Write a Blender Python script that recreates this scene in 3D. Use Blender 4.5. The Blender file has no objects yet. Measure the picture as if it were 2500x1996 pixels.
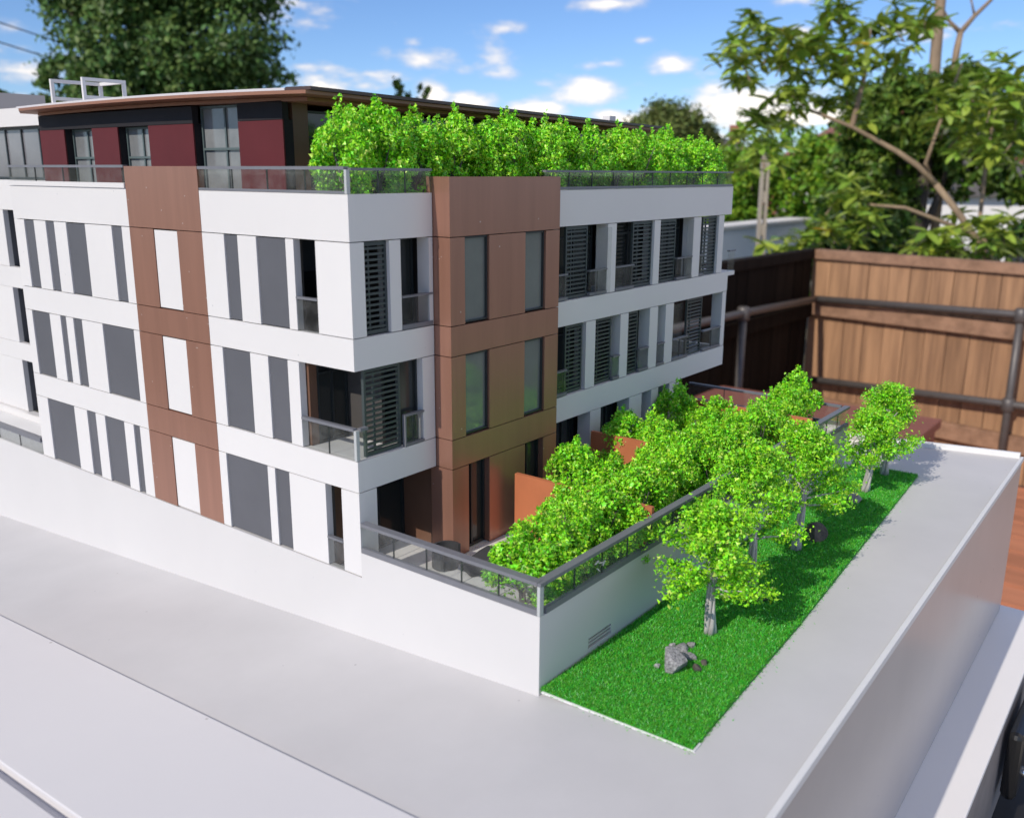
import bpy, math, random
import numpy as np
from mathutils import Vector, Matrix

# ------------------------------------------------------------------ camera, light, sky
S = bpy.context.scene
COL = S.collection
cam_d = bpy.data.cameras.new("camera")
cam = bpy.data.objects.new("camera", cam_d)
COL.objects.link(cam)
R0 = (0.6146753572350813, -0.7887637010809199, 0.005101868780604063)
R1 = (-0.19369904206329397, -0.157211329280176, -0.968382816374662)
R2 = (0.7646272858796546, 0.5942528264998732, -0.24941670330036705)
CAM = (-0.28745545, -0.31714827, 0.19512592)
m = Matrix(((R0[0], -R1[0], -R2[0], CAM[0]),
            (R0[1], -R1[1], -R2[1], CAM[1]),
            (R0[2], -R1[2], -R2[2], CAM[2]),
            (0, 0, 0, 1)))
cam.matrix_world = m
cam_d.sensor_fit = 'HORIZONTAL'
cam_d.sensor_width = 36.0
cam_d.lens = 2244.19 / 2500 * 36
cam_d.clip_start = 0.01
cam_d.clip_end = 2000
cam_d.dof.use_dof = True
cam_d.dof.focus_distance = 0.53
cam_d.dof.aperture_fstop = 15.0
S.camera = cam

SUN_TO = Vector((-1.0, 0.068, 0.70)).normalized()
EL = math.asin(SUN_TO.z)
AZ = math.atan2(SUN_TO.x, SUN_TO.y)
sun_d = bpy.data.lights.new("sun", 'SUN')
sun_d.energy = 3.2
sun_d.angle = math.radians(0.5)
sun_d.color = (1.0, 0.92, 0.81)
sun = bpy.data.objects.new("sun", sun_d)
COL.objects.link(sun)
sun.rotation_euler = (-SUN_TO).to_track_quat('-Z', 'Y').to_euler()

W = bpy.data.worlds.new("World")
S.world = W
W.use_nodes = True
wt = W.node_tree
wt.nodes.clear()


def wn(t, **k):
    n = wt.nodes.new(t)
    for a, b in k.items():
        setattr(n, a, b)
    return n


def wmath(op, a, b=None, c=None, clamp=False):
    n = wn('ShaderNodeMath', operation=op, use_clamp=clamp)
    for i, v in enumerate((a, b, c)):
        if v is None:
            continue
        if isinstance(v, (int, float)):
            n.inputs[i].default_value = v
        else:
            wt.links.new(v, n.inputs[i])
    return n.outputs[0]


sky = wn('ShaderNodeTexSky')
sky.sky_type = 'NISHITA'
sky.sun_disc = False
sky.sun_elevation = EL
sky.sun_rotation = AZ
sky.altitude = 0
sky.air_density = 0.85
sky.dust_density = 0.0
sky.ozone_density = 3.5
tc = wn('ShaderNodeTexCoord')
DIR = tc.outputs['Generated']
# each cloud of the photograph as a soft bank in its own sky direction: (direction, half width, half height, weight)
CLOUDS = [((0.7267, 0.6774, 0.1139), 0.049, 0.0178, 0.55), ((0.7738, 0.6222, 0.1185), 0.0312, 0.0245, 0.62), ((0.7751, 0.6154, 0.1433), 0.0267, 0.0111, 0.5), ((0.8287, 0.5533, 0.0848), 0.0446, 0.0169, 1.0), ((0.8723, 0.477, 0.1076), 0.0312, 0.0116, 0.9), ((0.9129, 0.401, 0.0764), 0.0758, 0.0201, 0.95), ((0.9041, 0.4224, 0.0643), 0.0579, 0.0178, 1.0), ((0.6515, 0.7539, 0.084), 0.0169, 0.0089, 1.0), ((0.7345, 0.674, 0.0789), 0.0201, 0.0178, 1.0), ((0.7598, 0.6461, 0.0725), 0.0334, 0.0125, 1.0), ((0.8023, 0.5934, 0.0649), 0.049, 0.0107, 0.95), ((0.8431, 0.5344, 0.0598), 0.0312, 0.008, 0.9), ((0.9709, 0.2226, 0.0886), 0.0401, 0.0143, 1.0), ((0.9217, 0.3634, 0.1354), 0.0267, 0.0089, 0.7), ((0.8955, 0.4374, 0.0828), 0.0201, 0.0098, 0.7), ((0.4286, 0.899, 0.0901), 0.0401, 0.0125, 0.75), ((0.8336, 0.5273, 0.1646), 0.0401, 0.008, 0.8), ((0.7173, 0.6851, 0.1271), 0.0178, 0.0062, 0.5), ((0.8937, 0.4472, 0.0375), 0.049, 0.0134, 0.85), ((0.8555, 0.5013, 0.1296), 0.0134, 0.0045, 0.55), ((0.4218, 0.8979, 0.1258), 0.0312, 0.0111, 0.55)]


def wdot(vec, off):
    n = wn('ShaderNodeVectorMath', operation='DOT_PRODUCT')
    wt.links.new(DIR, n.inputs[0])
    n.inputs[1].default_value = vec
    return wmath('ADD', n.outputs['Value'], off)


dens = None
for d, a, b, s in CLOUDS:
    dv = Vector(d)
    u = Vector((0, 0, 1)).cross(dv).normalized()
    v = dv.cross(u).normalized()
    du = wdot(u / (a * 1.5), 0.0)
    dw = wdot(v / (b * 1.5), 0.2)
    r2 = wmath('ADD', wmath('MULTIPLY', du, du), wmath('MULTIPLY', dw, dw))
    front = wmath('GREATER_THAN', wdot(dv, 0.0), 0.5)
    val = wmath('MULTIPLY', wmath('MULTIPLY', wmath('SUBTRACT', 1.0, wmath('SQRT', r2), clamp=True), s), front)
    dens = val if dens is None else wmath('MAXIMUM', dens, val)
OFFX = 41.4
# scattered clouds over the rest of the dome, thickened to add neutral fill light
sep = wn('ShaderNodeSeparateXYZ')
wt.links.new(DIR, sep.inputs[0])
mp = wn('ShaderNodeMapping')
mp.inputs['Scale'].default_value = (1, 1, 2.6)
wt.links.new(DIR, mp.inputs[0])
big = wn('ShaderNodeTexNoise')
big.inputs['Scale'].default_value = 0.75
big.inputs['Detail'].default_value = 4
den = wmath('MAXIMUM', wmath('ADD', sep.outputs[2], 0.10), 0.04)
mpb = wn('ShaderNodeCombineXYZ')
wt.links.new(wmath('ADD', wmath('DIVIDE', sep.outputs[0], den), OFFX), mpb.inputs[0])
wt.links.new(wmath('DIVIDE', sep.outputs[1], den), mpb.inputs[1])
wt.links.new(mpb.outputs[0], big.inputs['Vector'])
gen = wmath('MULTIPLY', wmath('SUBTRACT', big.outputs['Fac'], 0.468, clamp=True), 4.5)
dens = wmath('MAXIMUM', dens, gen)
fine = wn('ShaderNodeTexNoise')
fine.inputs['Scale'].default_value = 26.0
fine.inputs['Detail'].default_value = 7
fine.inputs['Roughness'].default_value = 0.58
wt.links.new(mp.outputs[0], fine.inputs['Vector'])
d2 = wmath('ADD', dens, wmath('MULTIPLY', wmath('SUBTRACT', fine.outputs['Fac'], 0.5), 1.3))
cov = wn('ShaderNodeMapRange', interpolation_type='SMOOTHSTEP')
cov.inputs['From Min'].default_value = 0.20
cov.inputs['From Max'].default_value = 0.78
wt.links.new(d2, cov.inputs['Value'])
cov2 = wmath('MULTIPLY', cov.outputs[0], wmath('MULTIPLY', wmath('GREATER_THAN', dens, 0.004), wmath('MULTIPLY', sep.outputs[2], 40.0, clamp=True)))
cov3 = wmath('MULTIPLY', cov2, 0.90)
ccol = wn('ShaderNodeMix', data_type='RGBA')
ccol.inputs['A'].default_value = (6.4, 6.2, 6.5, 1)
ccol.inputs['B'].default_value = (11.8, 10.8, 9.5, 1)
lum = wn('ShaderNodeMapRange')
lum.inputs['From Min'].default_value = 0.35
lum.inputs['From Max'].default_value = 0.95
wt.links.new(d2, lum.inputs['Value'])
wt.links.new(lum.outputs[0], ccol.inputs['Factor'])
mixc = wn('ShaderNodeMix', data_type='RGBA')
wt.links.new(cov3, mixc.inputs['Factor'])
tint = wn('ShaderNodeMix', data_type='RGBA', blend_type='MULTIPLY')
tint.inputs['Factor'].default_value = 1.0
tint.inputs['B'].default_value = (0.77, 0.885, 1.09, 1)
wt.links.new(sky.outputs[0], tint.inputs['A'])
wt.links.new(tint.outputs['Result'], mixc.inputs['A'])
wt.links.new(ccol.outputs['Result'], mixc.inputs['B'])
bg = wn('ShaderNodeBackground')
bg.inputs['Strength'].default_value = 0.115
wt.links.new(mixc.outputs['Result'], bg.inputs['Color'])
wo = wn('ShaderNodeOutputWorld')
wt.links.new(bg.outputs[0], wo.inputs[0])

S.view_settings.view_transform = 'Standard'
S.view_settings.look = 'None'
S.view_settings.exposure = 0.08
S.view_settings.gamma = 1.0
S.view_settings.use_curve_mapping = False
S.render.engine = 'CYCLES'
S.cycles.max_bounces = 12
S.cycles.diffuse_bounces = 4
S.cycles.glossy_bounces = 4
S.cycles.transmission_bounces = 6
S.cycles.transparent_max_bounces = 24

RNG = np.random.default_rng(11)
random.seed(5)

# ------------------------------------------------------------------ materials
MATS = {}


def mat(name, col, rough=0.5, metal=0.0, var=0.0, vscale=30.0, stretch=(1, 1, 1), spec=0.5, bump=0.0, bscale=200.0,
        island=0.0, objrand=0.0, transl=0.0, col2=None, specks=0.0, speck_scale=400.0, speck_col=(0.9, 0.9, 0.88), coat=0.0, hue_to=None):
    """procedural Principled material: noise colour variation, per-island / per-object variation, bump, dust specks"""
    M = bpy.data.materials.new(name)
    M.use_nodes = True
    t = M.node_tree
    p = t.nodes['Principled BSDF']
    p.inputs['Roughness'].default_value = rough
    p.inputs['Metallic'].default_value = metal
    p.inputs['Specular IOR Level'].default_value = spec
    if coat:
        p.inputs['Coat Weight'].default_value = coat
        p.inputs['Coat Roughness'].default_value = 0.12
    N = t.nodes.new
    L = t.links.new
    rgb = N('ShaderNodeRGB')
    rgb.outputs[0].default_value = (*col, 1)
    cur = rgb.outputs[0]
    tcn = N('ShaderNodeTexCoord')
    if var > 0:
        mpn = N('ShaderNodeMapping')
        mpn.inputs['Scale'].default_value = stretch
        L(tcn.outputs['Object'], mpn.inputs[0])
        if objrand > 0:
            oi_ = N('ShaderNodeObjectInfo')
            vm_ = N('ShaderNodeVectorMath')
            vm_.operation = 'SCALE'
            vm_.inputs[0].default_value = (37.0, 53.0, 11.0)
            L(oi_.outputs['Random'], vm_.inputs['Scale'])
            L(vm_.outputs[0], mpn.inputs['Location'])
        no = N('ShaderNodeTexNoise')
        no.inputs['Scale'].default_value = vscale
        no.inputs['Detail'].default_value = 5
        no.inputs['Roughness'].default_value = 0.6
        L(mpn.outputs[0], no.inputs['Vector'])
        if col2 is None:
            mr = N('ShaderNodeMapRange')
            mr.inputs['From Min'].default_value = 0.25
            mr.inputs['From Max'].default_value = 0.75
            mr.inputs['To Min'].default_value = 1 - var
            mr.inputs['To Max'].default_value = 1 + var
            L(no.outputs['Fac'], mr.inputs['Value'])
            mx = N('ShaderNodeMix')
            mx.data_type = 'RGBA'
            mx.blend_type = 'MULTIPLY'
            mx.inputs['Factor'].default_value = 1
            L(cur, mx.inputs['A'])
            L(mr.outputs[0], mx.inputs['B'])
        else:
            mr = N('ShaderNodeMapRange')
            mr.inputs['From Min'].default_value = 0.35
            mr.inputs['From Max'].default_value = 0.68
            mr.inputs['To Max'].default_value = var
            L(no.outputs['Fac'], mr.inputs['Value'])
            mx = N('ShaderNodeMix')
            mx.data_type = 'RGBA'
            L(mr.outputs[0], mx.inputs['Factor'])
            L(cur, mx.inputs['A'])
            mx.inputs['B'].default_value = (*col2, 1)
        cur = mx.outputs['Result']
    if island > 0:
        ge = N('ShaderNodeNewGeometry')
        hs = N('ShaderNodeHueSaturation')
        mr = N('ShaderNodeMapRange')
        mr.inputs['To Min'].default_value = 1 - island
        mr.inputs['To Max'].default_value = 1 + island
        L(ge.outputs['Random Per Island'], mr.inputs['Value'])
        L(mr.outputs[0], hs.inputs['Value'])
        wnz = N('ShaderNodeTexWhiteNoise')
        wnz.noise_dimensions = '1D'
        L(ge.outputs['Random Per Island'], wnz.inputs['W'])
        mh = N('ShaderNodeMapRange')
        mh.inputs['To Min'].default_value = 0.47
        mh.inputs['To Max'].default_value = 0.53
        L(wnz.outputs['Value'], mh.inputs['Value'])
        L(mh.outputs[0], hs.inputs['Hue'])
        L(cur, hs.inputs['Color'])
        cur = hs.outputs[0]
        if hue_to is not None:
            gt = N('ShaderNodeMath')
            gt.operation = 'GREATER_THAN'
            gt.inputs[1].default_value = hue_to[1]
            L(wnz.outputs['Value'], gt.inputs[0])
            mx = N('ShaderNodeMix')
            mx.data_type = 'RGBA'
            L(gt.outputs[0], mx.inputs['Factor'])
            L(cur, mx.inputs['A'])
            mx.inputs['B'].default_value = (*hue_to[0], 1)
            cur = mx.outputs['Result']
    if objrand > 0:
        oi = N('ShaderNodeObjectInfo')
        mr = N('ShaderNodeMapRange')
        mr.inputs['To Min'].default_value = 1 - objrand
        mr.inputs['To Max'].default_value = 1 + objrand
        L(oi.outputs['Random'], mr.inputs['Value'])
        mx = N('ShaderNodeMix')
        mx.data_type = 'RGBA'
        mx.blend_type = 'MULTIPLY'
        mx.inputs['Factor'].default_value = 1
        L(cur, mx.inputs['A'])
        L(mr.outputs[0], mx.inputs['B'])
        cur = mx.outputs['Result']
    if specks > 0:
        vo = N('ShaderNodeTexVoronoi')
        vo.inputs['Scale'].default_value = speck_scale
        L(tcn.outputs['Object'], vo.inputs['Vector'])
        cc = N('ShaderNodeSeparateColor')
        L(vo.outputs['Color'], cc.inputs[0])
        lt = N('ShaderNodeMath')
        lt.operation = 'LESS_THAN'
        lt.inputs[1].default_value = 0.16
        L(vo.outputs['Distance'], lt.inputs[0])
        l2 = N('ShaderNodeMath')
        l2.operation = 'LESS_THAN'
        l2.inputs[1].default_value = specks
        L(cc.outputs[0], l2.inputs[0])
        mu = N('ShaderNodeMath')
        mu.operation = 'MULTIPLY'
        L(lt.outputs[0], mu.inputs[0])
        L(l2.outputs[0], mu.inputs[1])
        mx = N('ShaderNodeMix')
        mx.data_type = 'RGBA'
        L(mu.outputs[0], mx.inputs['Factor'])
        L(cur, mx.inputs['A'])
        mx.inputs['B'].default_value = (*speck_col, 1)
        cur = mx.outputs['Result']
    L(cur, p.inputs['Base Color'])
    if bump > 0:
        mpn = N('ShaderNodeMapping')
        mpn.inputs['Scale'].default_value = stretch
        L(tcn.outputs['Object'], mpn.inputs[0])
        nb = N('ShaderNodeTexNoise')
        nb.inputs['Scale'].default_value = bscale
        nb.inputs['Detail'].default_value = 4
        L(mpn.outputs[0], nb.inputs['Vector'])
        bu = N('ShaderNodeBump')
        bu.inputs['Strength'].default_value = bump
        bu.inputs['Distance'].default_value = 0.3 / bscale
        L(nb.outputs['Fac'], bu.inputs['Height'])
        L(bu.outputs[0], p.inputs['Normal'])
    if transl > 0:
        tr = N('ShaderNodeBsdfTranslucent')
        L(cur, tr.inputs['Color'])
        ms = N('ShaderNodeMixShader')
        ms.inputs[0].default_value = transl
        out = t.nodes['Material Output']
        L(p.outputs[0], ms.inputs[1])
        L(tr.outputs[0], ms.inputs[2])
        L(ms.outputs[0], out.inputs['Surface'])
    MATS[name] = M
    return M


def glass_mat(name, tint, refl_rough=0.03, dust=0.10, dust_col=(0.55, 0.57, 0.56), dust_scale=60):
    """thin clear sheet: see-through, mirror-like at grazing angles, dusty in patches"""
    M = bpy.data.materials.new(name)
    M.use_nodes = True
    t = M.node_tree
    t.nodes.clear()
    N = t.nodes.new
    L = t.links.new
    out = N('ShaderNodeOutputMaterial')
    tr = N('ShaderNodeBsdfTransparent')
    tr.inputs[0].default_value = (*tint, 1)
    gl = N('ShaderNodeBsdfGlossy')
    gl.inputs['Roughness'].default_value = refl_rough
    lw = N('ShaderNodeLayerWeight')
    lw.inputs['Blend'].default_value = 0.5
    pw_ = N('ShaderNodeMath')
    pw_.operation = 'POWER'
    pw_.inputs[1].default_value = 4.5
    L(lw.outputs['Facing'], pw_.inputs[0])
    fr = N('ShaderNodeMath')
    fr.operation = 'MULTIPLY_ADD'
    fr.inputs[1].default_value = 0.75
    fr.inputs[2].default_value = 0.025
    L(pw_.outputs[0], fr.inputs[0])
    m1 = N('ShaderNodeMixShader')
    L(fr.outputs[0], m1.inputs[0])
    L(tr.outputs[0], m1.inputs[1])
    L(gl.outputs[0], m1.inputs[2])
    df = N('ShaderNodeBsdfDiffuse')
    df.inputs[0].default_value = (*dust_col, 1)
    tcn = N('ShaderNodeTexCoord')
    no = N('ShaderNodeTexNoise')
    no.inputs['Scale'].default_value = dust_scale
    no.inputs['Detail'].default_value = 8
    no.inputs['Roughness'].default_value = 0.75
    L(tcn.outputs['Object'], no.inputs['Vector'])
    mr = N('ShaderNodeMapRange')
    mr.inputs['From Min'].default_value = 0.42
    mr.inputs['From Max'].default_value = 0.75
    mr.inputs['To Min'].default_value = dust * 0.35
    mr.inputs['To Max'].default_value = dust * 2.4
    L(no.outputs['Fac'], mr.inputs['Value'])
    m2 = N('ShaderNodeMixShader')
    L(mr.outputs[0], m2.inputs[0])
    L(m1.outputs[0], m2.inputs[1])
    L(df.outputs[0], m2.inputs[2])
    L(m2.outputs[0], out.inputs[0])
    MATS[name] = M
    return M


mat('white_card', (0.70, 0.687, 0.678), 0.55, var=0.03, vscale=9, objrand=0.012, specks=0.0025, speck_scale=330, speck_col=(0.55, 0.55, 0.55), bump=0.06, bscale=900)
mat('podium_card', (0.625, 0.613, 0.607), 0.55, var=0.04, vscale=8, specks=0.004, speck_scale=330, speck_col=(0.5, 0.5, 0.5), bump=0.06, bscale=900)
mat('white_edge', (0.76, 0.755, 0.75), 0.5, var=0.03, vscale=60)
mat('road_card', (0.595, 0.583, 0.583), 0.62, var=0.07, vscale=11, specks=0.012, speck_scale=260, speck_col=(0.45, 0.44, 0.44), bump=0.08, bscale=700)
mat('path_card', (0.70, 0.685, 0.69), 0.6, var=0.02, vscale=8, specks=0.01, speck_scale=150, speck_col=(0.5, 0.48, 0.47), bump=0.06, bscale=700)
mat('grey_paint', (0.105, 0.108, 0.122), 0.5, var=0.08, vscale=30, objrand=0.05, specks=0.03, speck_scale=420, speck_col=(0.4, 0.4, 0.42))
mat('rail_grey', (0.17, 0.175, 0.195), 0.42, var=0.08, vscale=80)
mat('brown_metal', (0.375, 0.192, 0.136), 0.34, metal=0.45, objrand=0.04, var=0.09, vscale=26, stretch=(6, 6, 0.35), spec=0.6, specks=0.012, speck_scale=380, speck_col=(0.6, 0.5, 0.45))
mat('rust_board', (0.50, 0.165, 0.072), 0.5, var=0.15, vscale=40, stretch=(1, 1, 0.6), specks=0.01, speck_scale=500)
mat('red_board', (0.108, 0.0165, 0.019), 0.5, spec=0.3, var=0.08, vscale=50, specks=0.10, speck_scale=520, speck_col=(0.75, 0.65, 0.62))
mat('slate', (0.026, 0.024, 0.027), 0.6, spec=0.15, var=0.1, vscale=60)  # tone also stands in for the roof shade on the penthouse wall
mat('frosted_acrylic', (0.46, 0.48, 0.48), 0.25)
mat('dark_frame', (0.025, 0.032, 0.035), 0.35)
mat('frame_green', (0.10, 0.135, 0.135), 0.45)
mat('dark_pane', (0.028, 0.033, 0.033), 0.10, spec=0.6)
mat('grey_pane', (0.21, 0.22, 0.225), 0.13, var=0.25, vscale=55, specks=0.07, speck_scale=420, coat=0.3)
mat('sky_pane', (0.20, 0.20, 0.215), 0.16, var=0.2, vscale=25, coat=0.4)
mat('window_film', (0.165, 0.185, 0.18), 0.07, var=0.15, vscale=40, coat=1.0, spec=0.8)
mat('shutter', (0.050, 0.065, 0.066), 0.4)
mat('interior', (0.06, 0.055, 0.052), 0.7)
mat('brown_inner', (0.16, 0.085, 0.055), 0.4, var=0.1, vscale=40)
mat('tile', (0.70, 0.70, 0.70), 0.45, var=0.03, vscale=60, objrand=0.03)
mat('charcoal', (0.045, 0.047, 0.052), 0.6, var=0.15, vscale=200)
mat('roof_brown', (0.33, 0.155, 0.095), 0.45, metal=0.2, var=0.1, vscale=30)
mat('roof_dark', (0.075, 0.045, 0.038), 0.4, var=0.1, vscale=40)
mat('roof_light', (0.62, 0.61, 0.63), 0.5, var=0.03, vscale=20)
mat('flake', (0.265, 0.700, 0.020), 0.38, island=0.45, transl=0.10, spec=0.6, hue_to=((0.60, 0.80, 0.12), 0.95))
mat('flake_pale', (0.290, 0.720, 0.022), 0.38, island=0.45, transl=0.11, spec=0.6, hue_to=((0.65, 0.85, 0.14), 0.95))
mat('grass', (0.085, 0.480, 0.034), 0.42, island=0.55, transl=0.04, spec=0.45, hue_to=((0.30, 0.78, 0.32), 0.965))  # hue_to paints sparkle into a few pale blades
mat('grass_mat', (0.030, 0.22, 0.014), 0.7, var=0.3, vscale=500)
mat('wire_bark', (0.52, 0.50, 0.48), 0.55, var=0.45, vscale=260, stretch=(1, 1, 0.12), bump=0.5, bscale=900)
mat('wire_dark', (0.16, 0.14, 0.13), 0.6, var=0.3, vscale=300)
mat('stone', (0.42, 0.415, 0.42), 0.75, var=0.9, vscale=900, col2=(0.075, 0.07, 0.075), bump=1.0, bscale=900)
mat('stone_dark', (0.12, 0.10, 0.085), 0.75, var=1.0, vscale=240, col2=(0.05, 0.045, 0.04), bump=0.9, bscale=380)
mat('stone_pale', (0.40, 0.37, 0.36), 0.75, var=1.0, vscale=240, col2=(0.12, 0.11, 0.11), bump=0.9, bscale=380)
mat('yellow_glue', (0.45, 0.32, 0.02), 0.4)
mat('tuft', (0.82, 0.78, 0.70), 0.8)
mat('shell_bit', (0.75, 0.73, 0.68), 0.6)
mat('base_side', (0.53, 0.485, 0.465), 0.28, var=0.06, vscale=14, specks=0.01, speck_scale=200, speck_col=(0.2, 0.18, 0.18))
mat('lid_white', (0.88, 0.86, 0.85), 0.4, var=0.02, vscale=12)
mat('box_side', (0.46, 0.41, 0.385), 0.25, var=0.2, vscale=20)
mat('black_plastic', (0.012, 0.012, 0.013), 0.3)
mat('chrome', (0.75, 0.76, 0.78), 0.12, metal=1.0)
mat('table_dark', (0.02, 0.019, 0.019), 0.5)
mat('fence_wood', (0.44, 0.250, 0.135), 0.7, var=0.80, vscale=4.0, stretch=(6, 6, 0.4), col2=(0.19, 0.105, 0.06), objrand=0.10, spec=0.3, bump=0.35, bscale=30)
mat('fence_painted_shade', (0.016, 0.011, 0.008), 0.85, spec=0.1, var=0.4, vscale=4, stretch=(6, 6, 0.5), objrand=0.3)  # same timber as the sunlit run, its shade put into the colour
mat('rail_wood', (0.37, 0.215, 0.135), 0.7, spec=0.3, objrand=0.05, var=0.75, vscale=3, stretch=(5, 0.7, 5), col2=(0.16, 0.09, 0.055))
mat('pipe_steel', (0.11, 0.10, 0.096), 0.45, metal=0.2, var=0.15, vscale=30)
mat('deck_wood', (0.50, 0.205, 0.115), 0.6, var=0.25, vscale=3, stretch=(4, 0.6, 1), objrand=0.12)
mat('box_brown', (0.27, 0.098, 0.068), 0.6, var=0.12, vscale=3)
mat('concrete', (0.40, 0.35, 0.29), 0.85, var=0.2, vscale=6, bump=0.3, bscale=40)
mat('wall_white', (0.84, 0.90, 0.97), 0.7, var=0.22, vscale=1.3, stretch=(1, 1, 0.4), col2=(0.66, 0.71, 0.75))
mat('render_white', (0.78, 0.76, 0.74), 0.7, var=0.08, vscale=1)
mat('render_cream', (0.62, 0.53, 0.42), 0.7, var=0.1, vscale=1)
mat('brick_red', (0.32, 0.11, 0.075), 0.8, var=0.25, vscale=6)
mat('roof_tile', (0.26, 0.10, 0.06), 0.75, var=0.3, vscale=3)
mat('roof_slate', (0.13, 0.12, 0.12), 0.7, var=0.3, vscale=3)
mat('house_pane', (0.05, 0.055, 0.065), 0.1)
mat('bark', (0.30, 0.215, 0.14), 0.8, var=0.35, vscale=9, stretch=(1, 1, 0.3), bump=0.5, bscale=40)
mat('bark_dark', (0.085, 0.065, 0.05), 0.85, var=0.3, vscale=6)
mat('leaf_loquat', (0.29, 0.41, 0.060), 0.24, island=0.35, transl=0.22, spec=0.5)
mat('leaf_loquat_light', (0.45, 0.54, 0.065), 0.34, objrand=0.3, transl=0.25, spec=0.5)
mat('leaf_loquat_object', (0.32, 0.44, 0.065), 0.22, objrand=0.4, transl=0.22, spec=0.55)
mat('leaf_yellow', (0.60, 0.36, 0.03), 0.4, transl=0.3)
mat('leaf_dark', (0.075, 0.145, 0.022), 0.35, island=0.45, transl=0.14, spec=0.5)
mat('leaf_mid', (0.135, 0.225, 0.030), 0.45, island=0.45, transl=0.22, spec=0.4)
mat('leaf_fresh', (0.20, 0.36, 0.028), 0.45, island=0.4, transl=0.26, spec=0.4)
mat('leaf_tall', (0.115, 0.205, 0.050), 0.5, island=0.45, transl=0.18, spec=0.4)
mat('leaf_far', (0.135, 0.175, 0.045), 0.6, island=0.35, transl=0.1, spec=0.3)
mat('earth', (0.10, 0.095, 0.06), 0.9, var=0.3, vscale=0.6)
mat('hill_green', (0.075, 0.10, 0.045), 0.9, var=0.4, vscale=0.25)
mat('cable', (0.02, 0.02, 0.025), 0.6)
mat('flower_red', (0.55, 0.06, 0.05), 0.6, island=0.3)
glass_mat('clear_acrylic', (0.955, 0.965, 0.96), 0.03, 0.045)
glass_mat('smoked_acrylic', (0.86, 0.875, 0.87), 0.04, 0.055, (0.5, 0.5, 0.5))

# ------------------------------------------------------------------ helpers


class MB:
    """collects boxes, tubes and polygons into ONE mesh"""

    def __init__(self):
        self.v = []
        self.f = []

    def box(self, x0, x1, y0, y1, z0, z1):
        if x1 < x0: x0, x1 = x1, x0
        if y1 < y0: y0, y1 = y1, y0
        if z1 < z0: z0, z1 = z1, z0
        b = len(self.v)
        self.v += [(x0, y0, z0), (x1, y0, z0), (x1, y1, z0), (x0, y1, z0), (x0, y0, z1), (x1, y0, z1), (x1, y1, z1), (x0, y1, z1)]
        self.f += [tuple(b + i for i in q) for q in ((0, 3, 2, 1), (4, 5, 6, 7), (0, 1, 5, 4), (1, 2, 6, 5), (2, 3, 7, 6), (3, 0, 4, 7))]
        return self

    def prism(self, poly, z0, z1):
        b = len(self.v)
        n = len(poly)
        z0s = z0 if isinstance(z0, (list, tuple)) else [z0] * n
        z1s = z1 if isinstance(z1, (list, tuple)) else [z1] * n
        self.v += [(p[0], p[1], z) for p, z in zip(poly, z0s)] + [(p[0], p[1], z) for p, z in zip(poly, z1s)]
        self.f.append(tuple(b + i for i in range(n))[::-1])
        self.f.append(tuple(b + n + i for i in range(n)))
        for i in range(n):
            j = (i + 1) % n
            self.f.append((b + i, b + j, b + n + j, b + n + i))
        return self

    def beam(self, p0, p1, w, h, up=(0, 0, 1)):
        """box section bar from p0 to p1: w sideways, h along up"""
        p0 = Vector(p0); p1 = Vector(p1)
        d = (p1 - p0).normalized()
        u = Vector(up)
        s = d.cross(u).normalized()
        u = s.cross(d).normalized()
        b = len(self.v)
        for p in (p0, p1):
            for a, c in ((-1, -1), (1, -1), (1, 1), (-1, 1)):
                self.v.append(tuple(p + s * (a * w / 2) + u * (c * h / 2)))
        self.f += [tuple(b + i for i in q) for q in ((0, 1, 2, 3), (7, 6, 5, 4), (0, 4, 5, 1), (1, 5, 6, 2), (2, 6, 7, 3), (3, 7, 4, 0))]
        return self

    def tube(self, pts, rad, n=8):
        pts = [Vector(p) for p in pts]
        rs = rad if isinstance(rad, (list, tuple)) else [rad] * len(pts)
        b = len(self.v)
        ref = Vector((0.13, 0.31, 0.94))
        for i, p in enumerate(pts):
            d = (pts[min(i + 1, len(pts) - 1)] - pts[max(i - 1, 0)]).normalized()
            s = d.cross(ref)
            if s.length < 1e-4:
                s = d.cross(Vector((1, 0, 0)))
            s.normalize()
            t = d.cross(s)
            for k in range(n):
                a = 2 * math.pi * k / n
                self.v.append(tuple(p + (s * math.cos(a) + t * math.sin(a)) * rs[i]))
        for i in range(len(pts) - 1):
            for k in range(n):
                k2 = (k + 1) % n
                self.f.append((b + i * n + k, b + i * n + k2, b + (i + 1) * n + k2, b + (i + 1) * n + k))
        self.f.append(tuple(b + k for k in range(n))[::-1])
        self.f.append(tuple(b + (len(pts) - 1) * n + k for k in range(n)))
        return self

    def mesh(self, name, material, smooth=False):
        me = bpy.data.meshes.new(name)
        me.from_pydata(self.v, [], self.f)
        me.materials.append(MATS[material])
        if smooth:
            for p in me.polygons:
                p.use_smooth = True
        me.update()
        return me

    def build(self, name, material, parent=None, smooth=False, bevel=0.0):
        o = bpy.data.objects.new(name, self.mesh(name, material, smooth))
        COL.objects.link(o)
        if bevel:
            md = o.modifiers.new('bevel', 'BEVEL')
            md.width = bevel
            md.segments = 2
            md.limit_method = 'ANGLE'
        if parent is not None:
            o.parent = parent
            o.matrix_parent_inverse = parent_inv(parent)
        return o


def parent_inv(p):
    mm = Matrix.Translation(p.location)
    q = p.parent
    while q is not None:
        q = q.parent
    return mm.inverted() if p.parent is None else Matrix()


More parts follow.
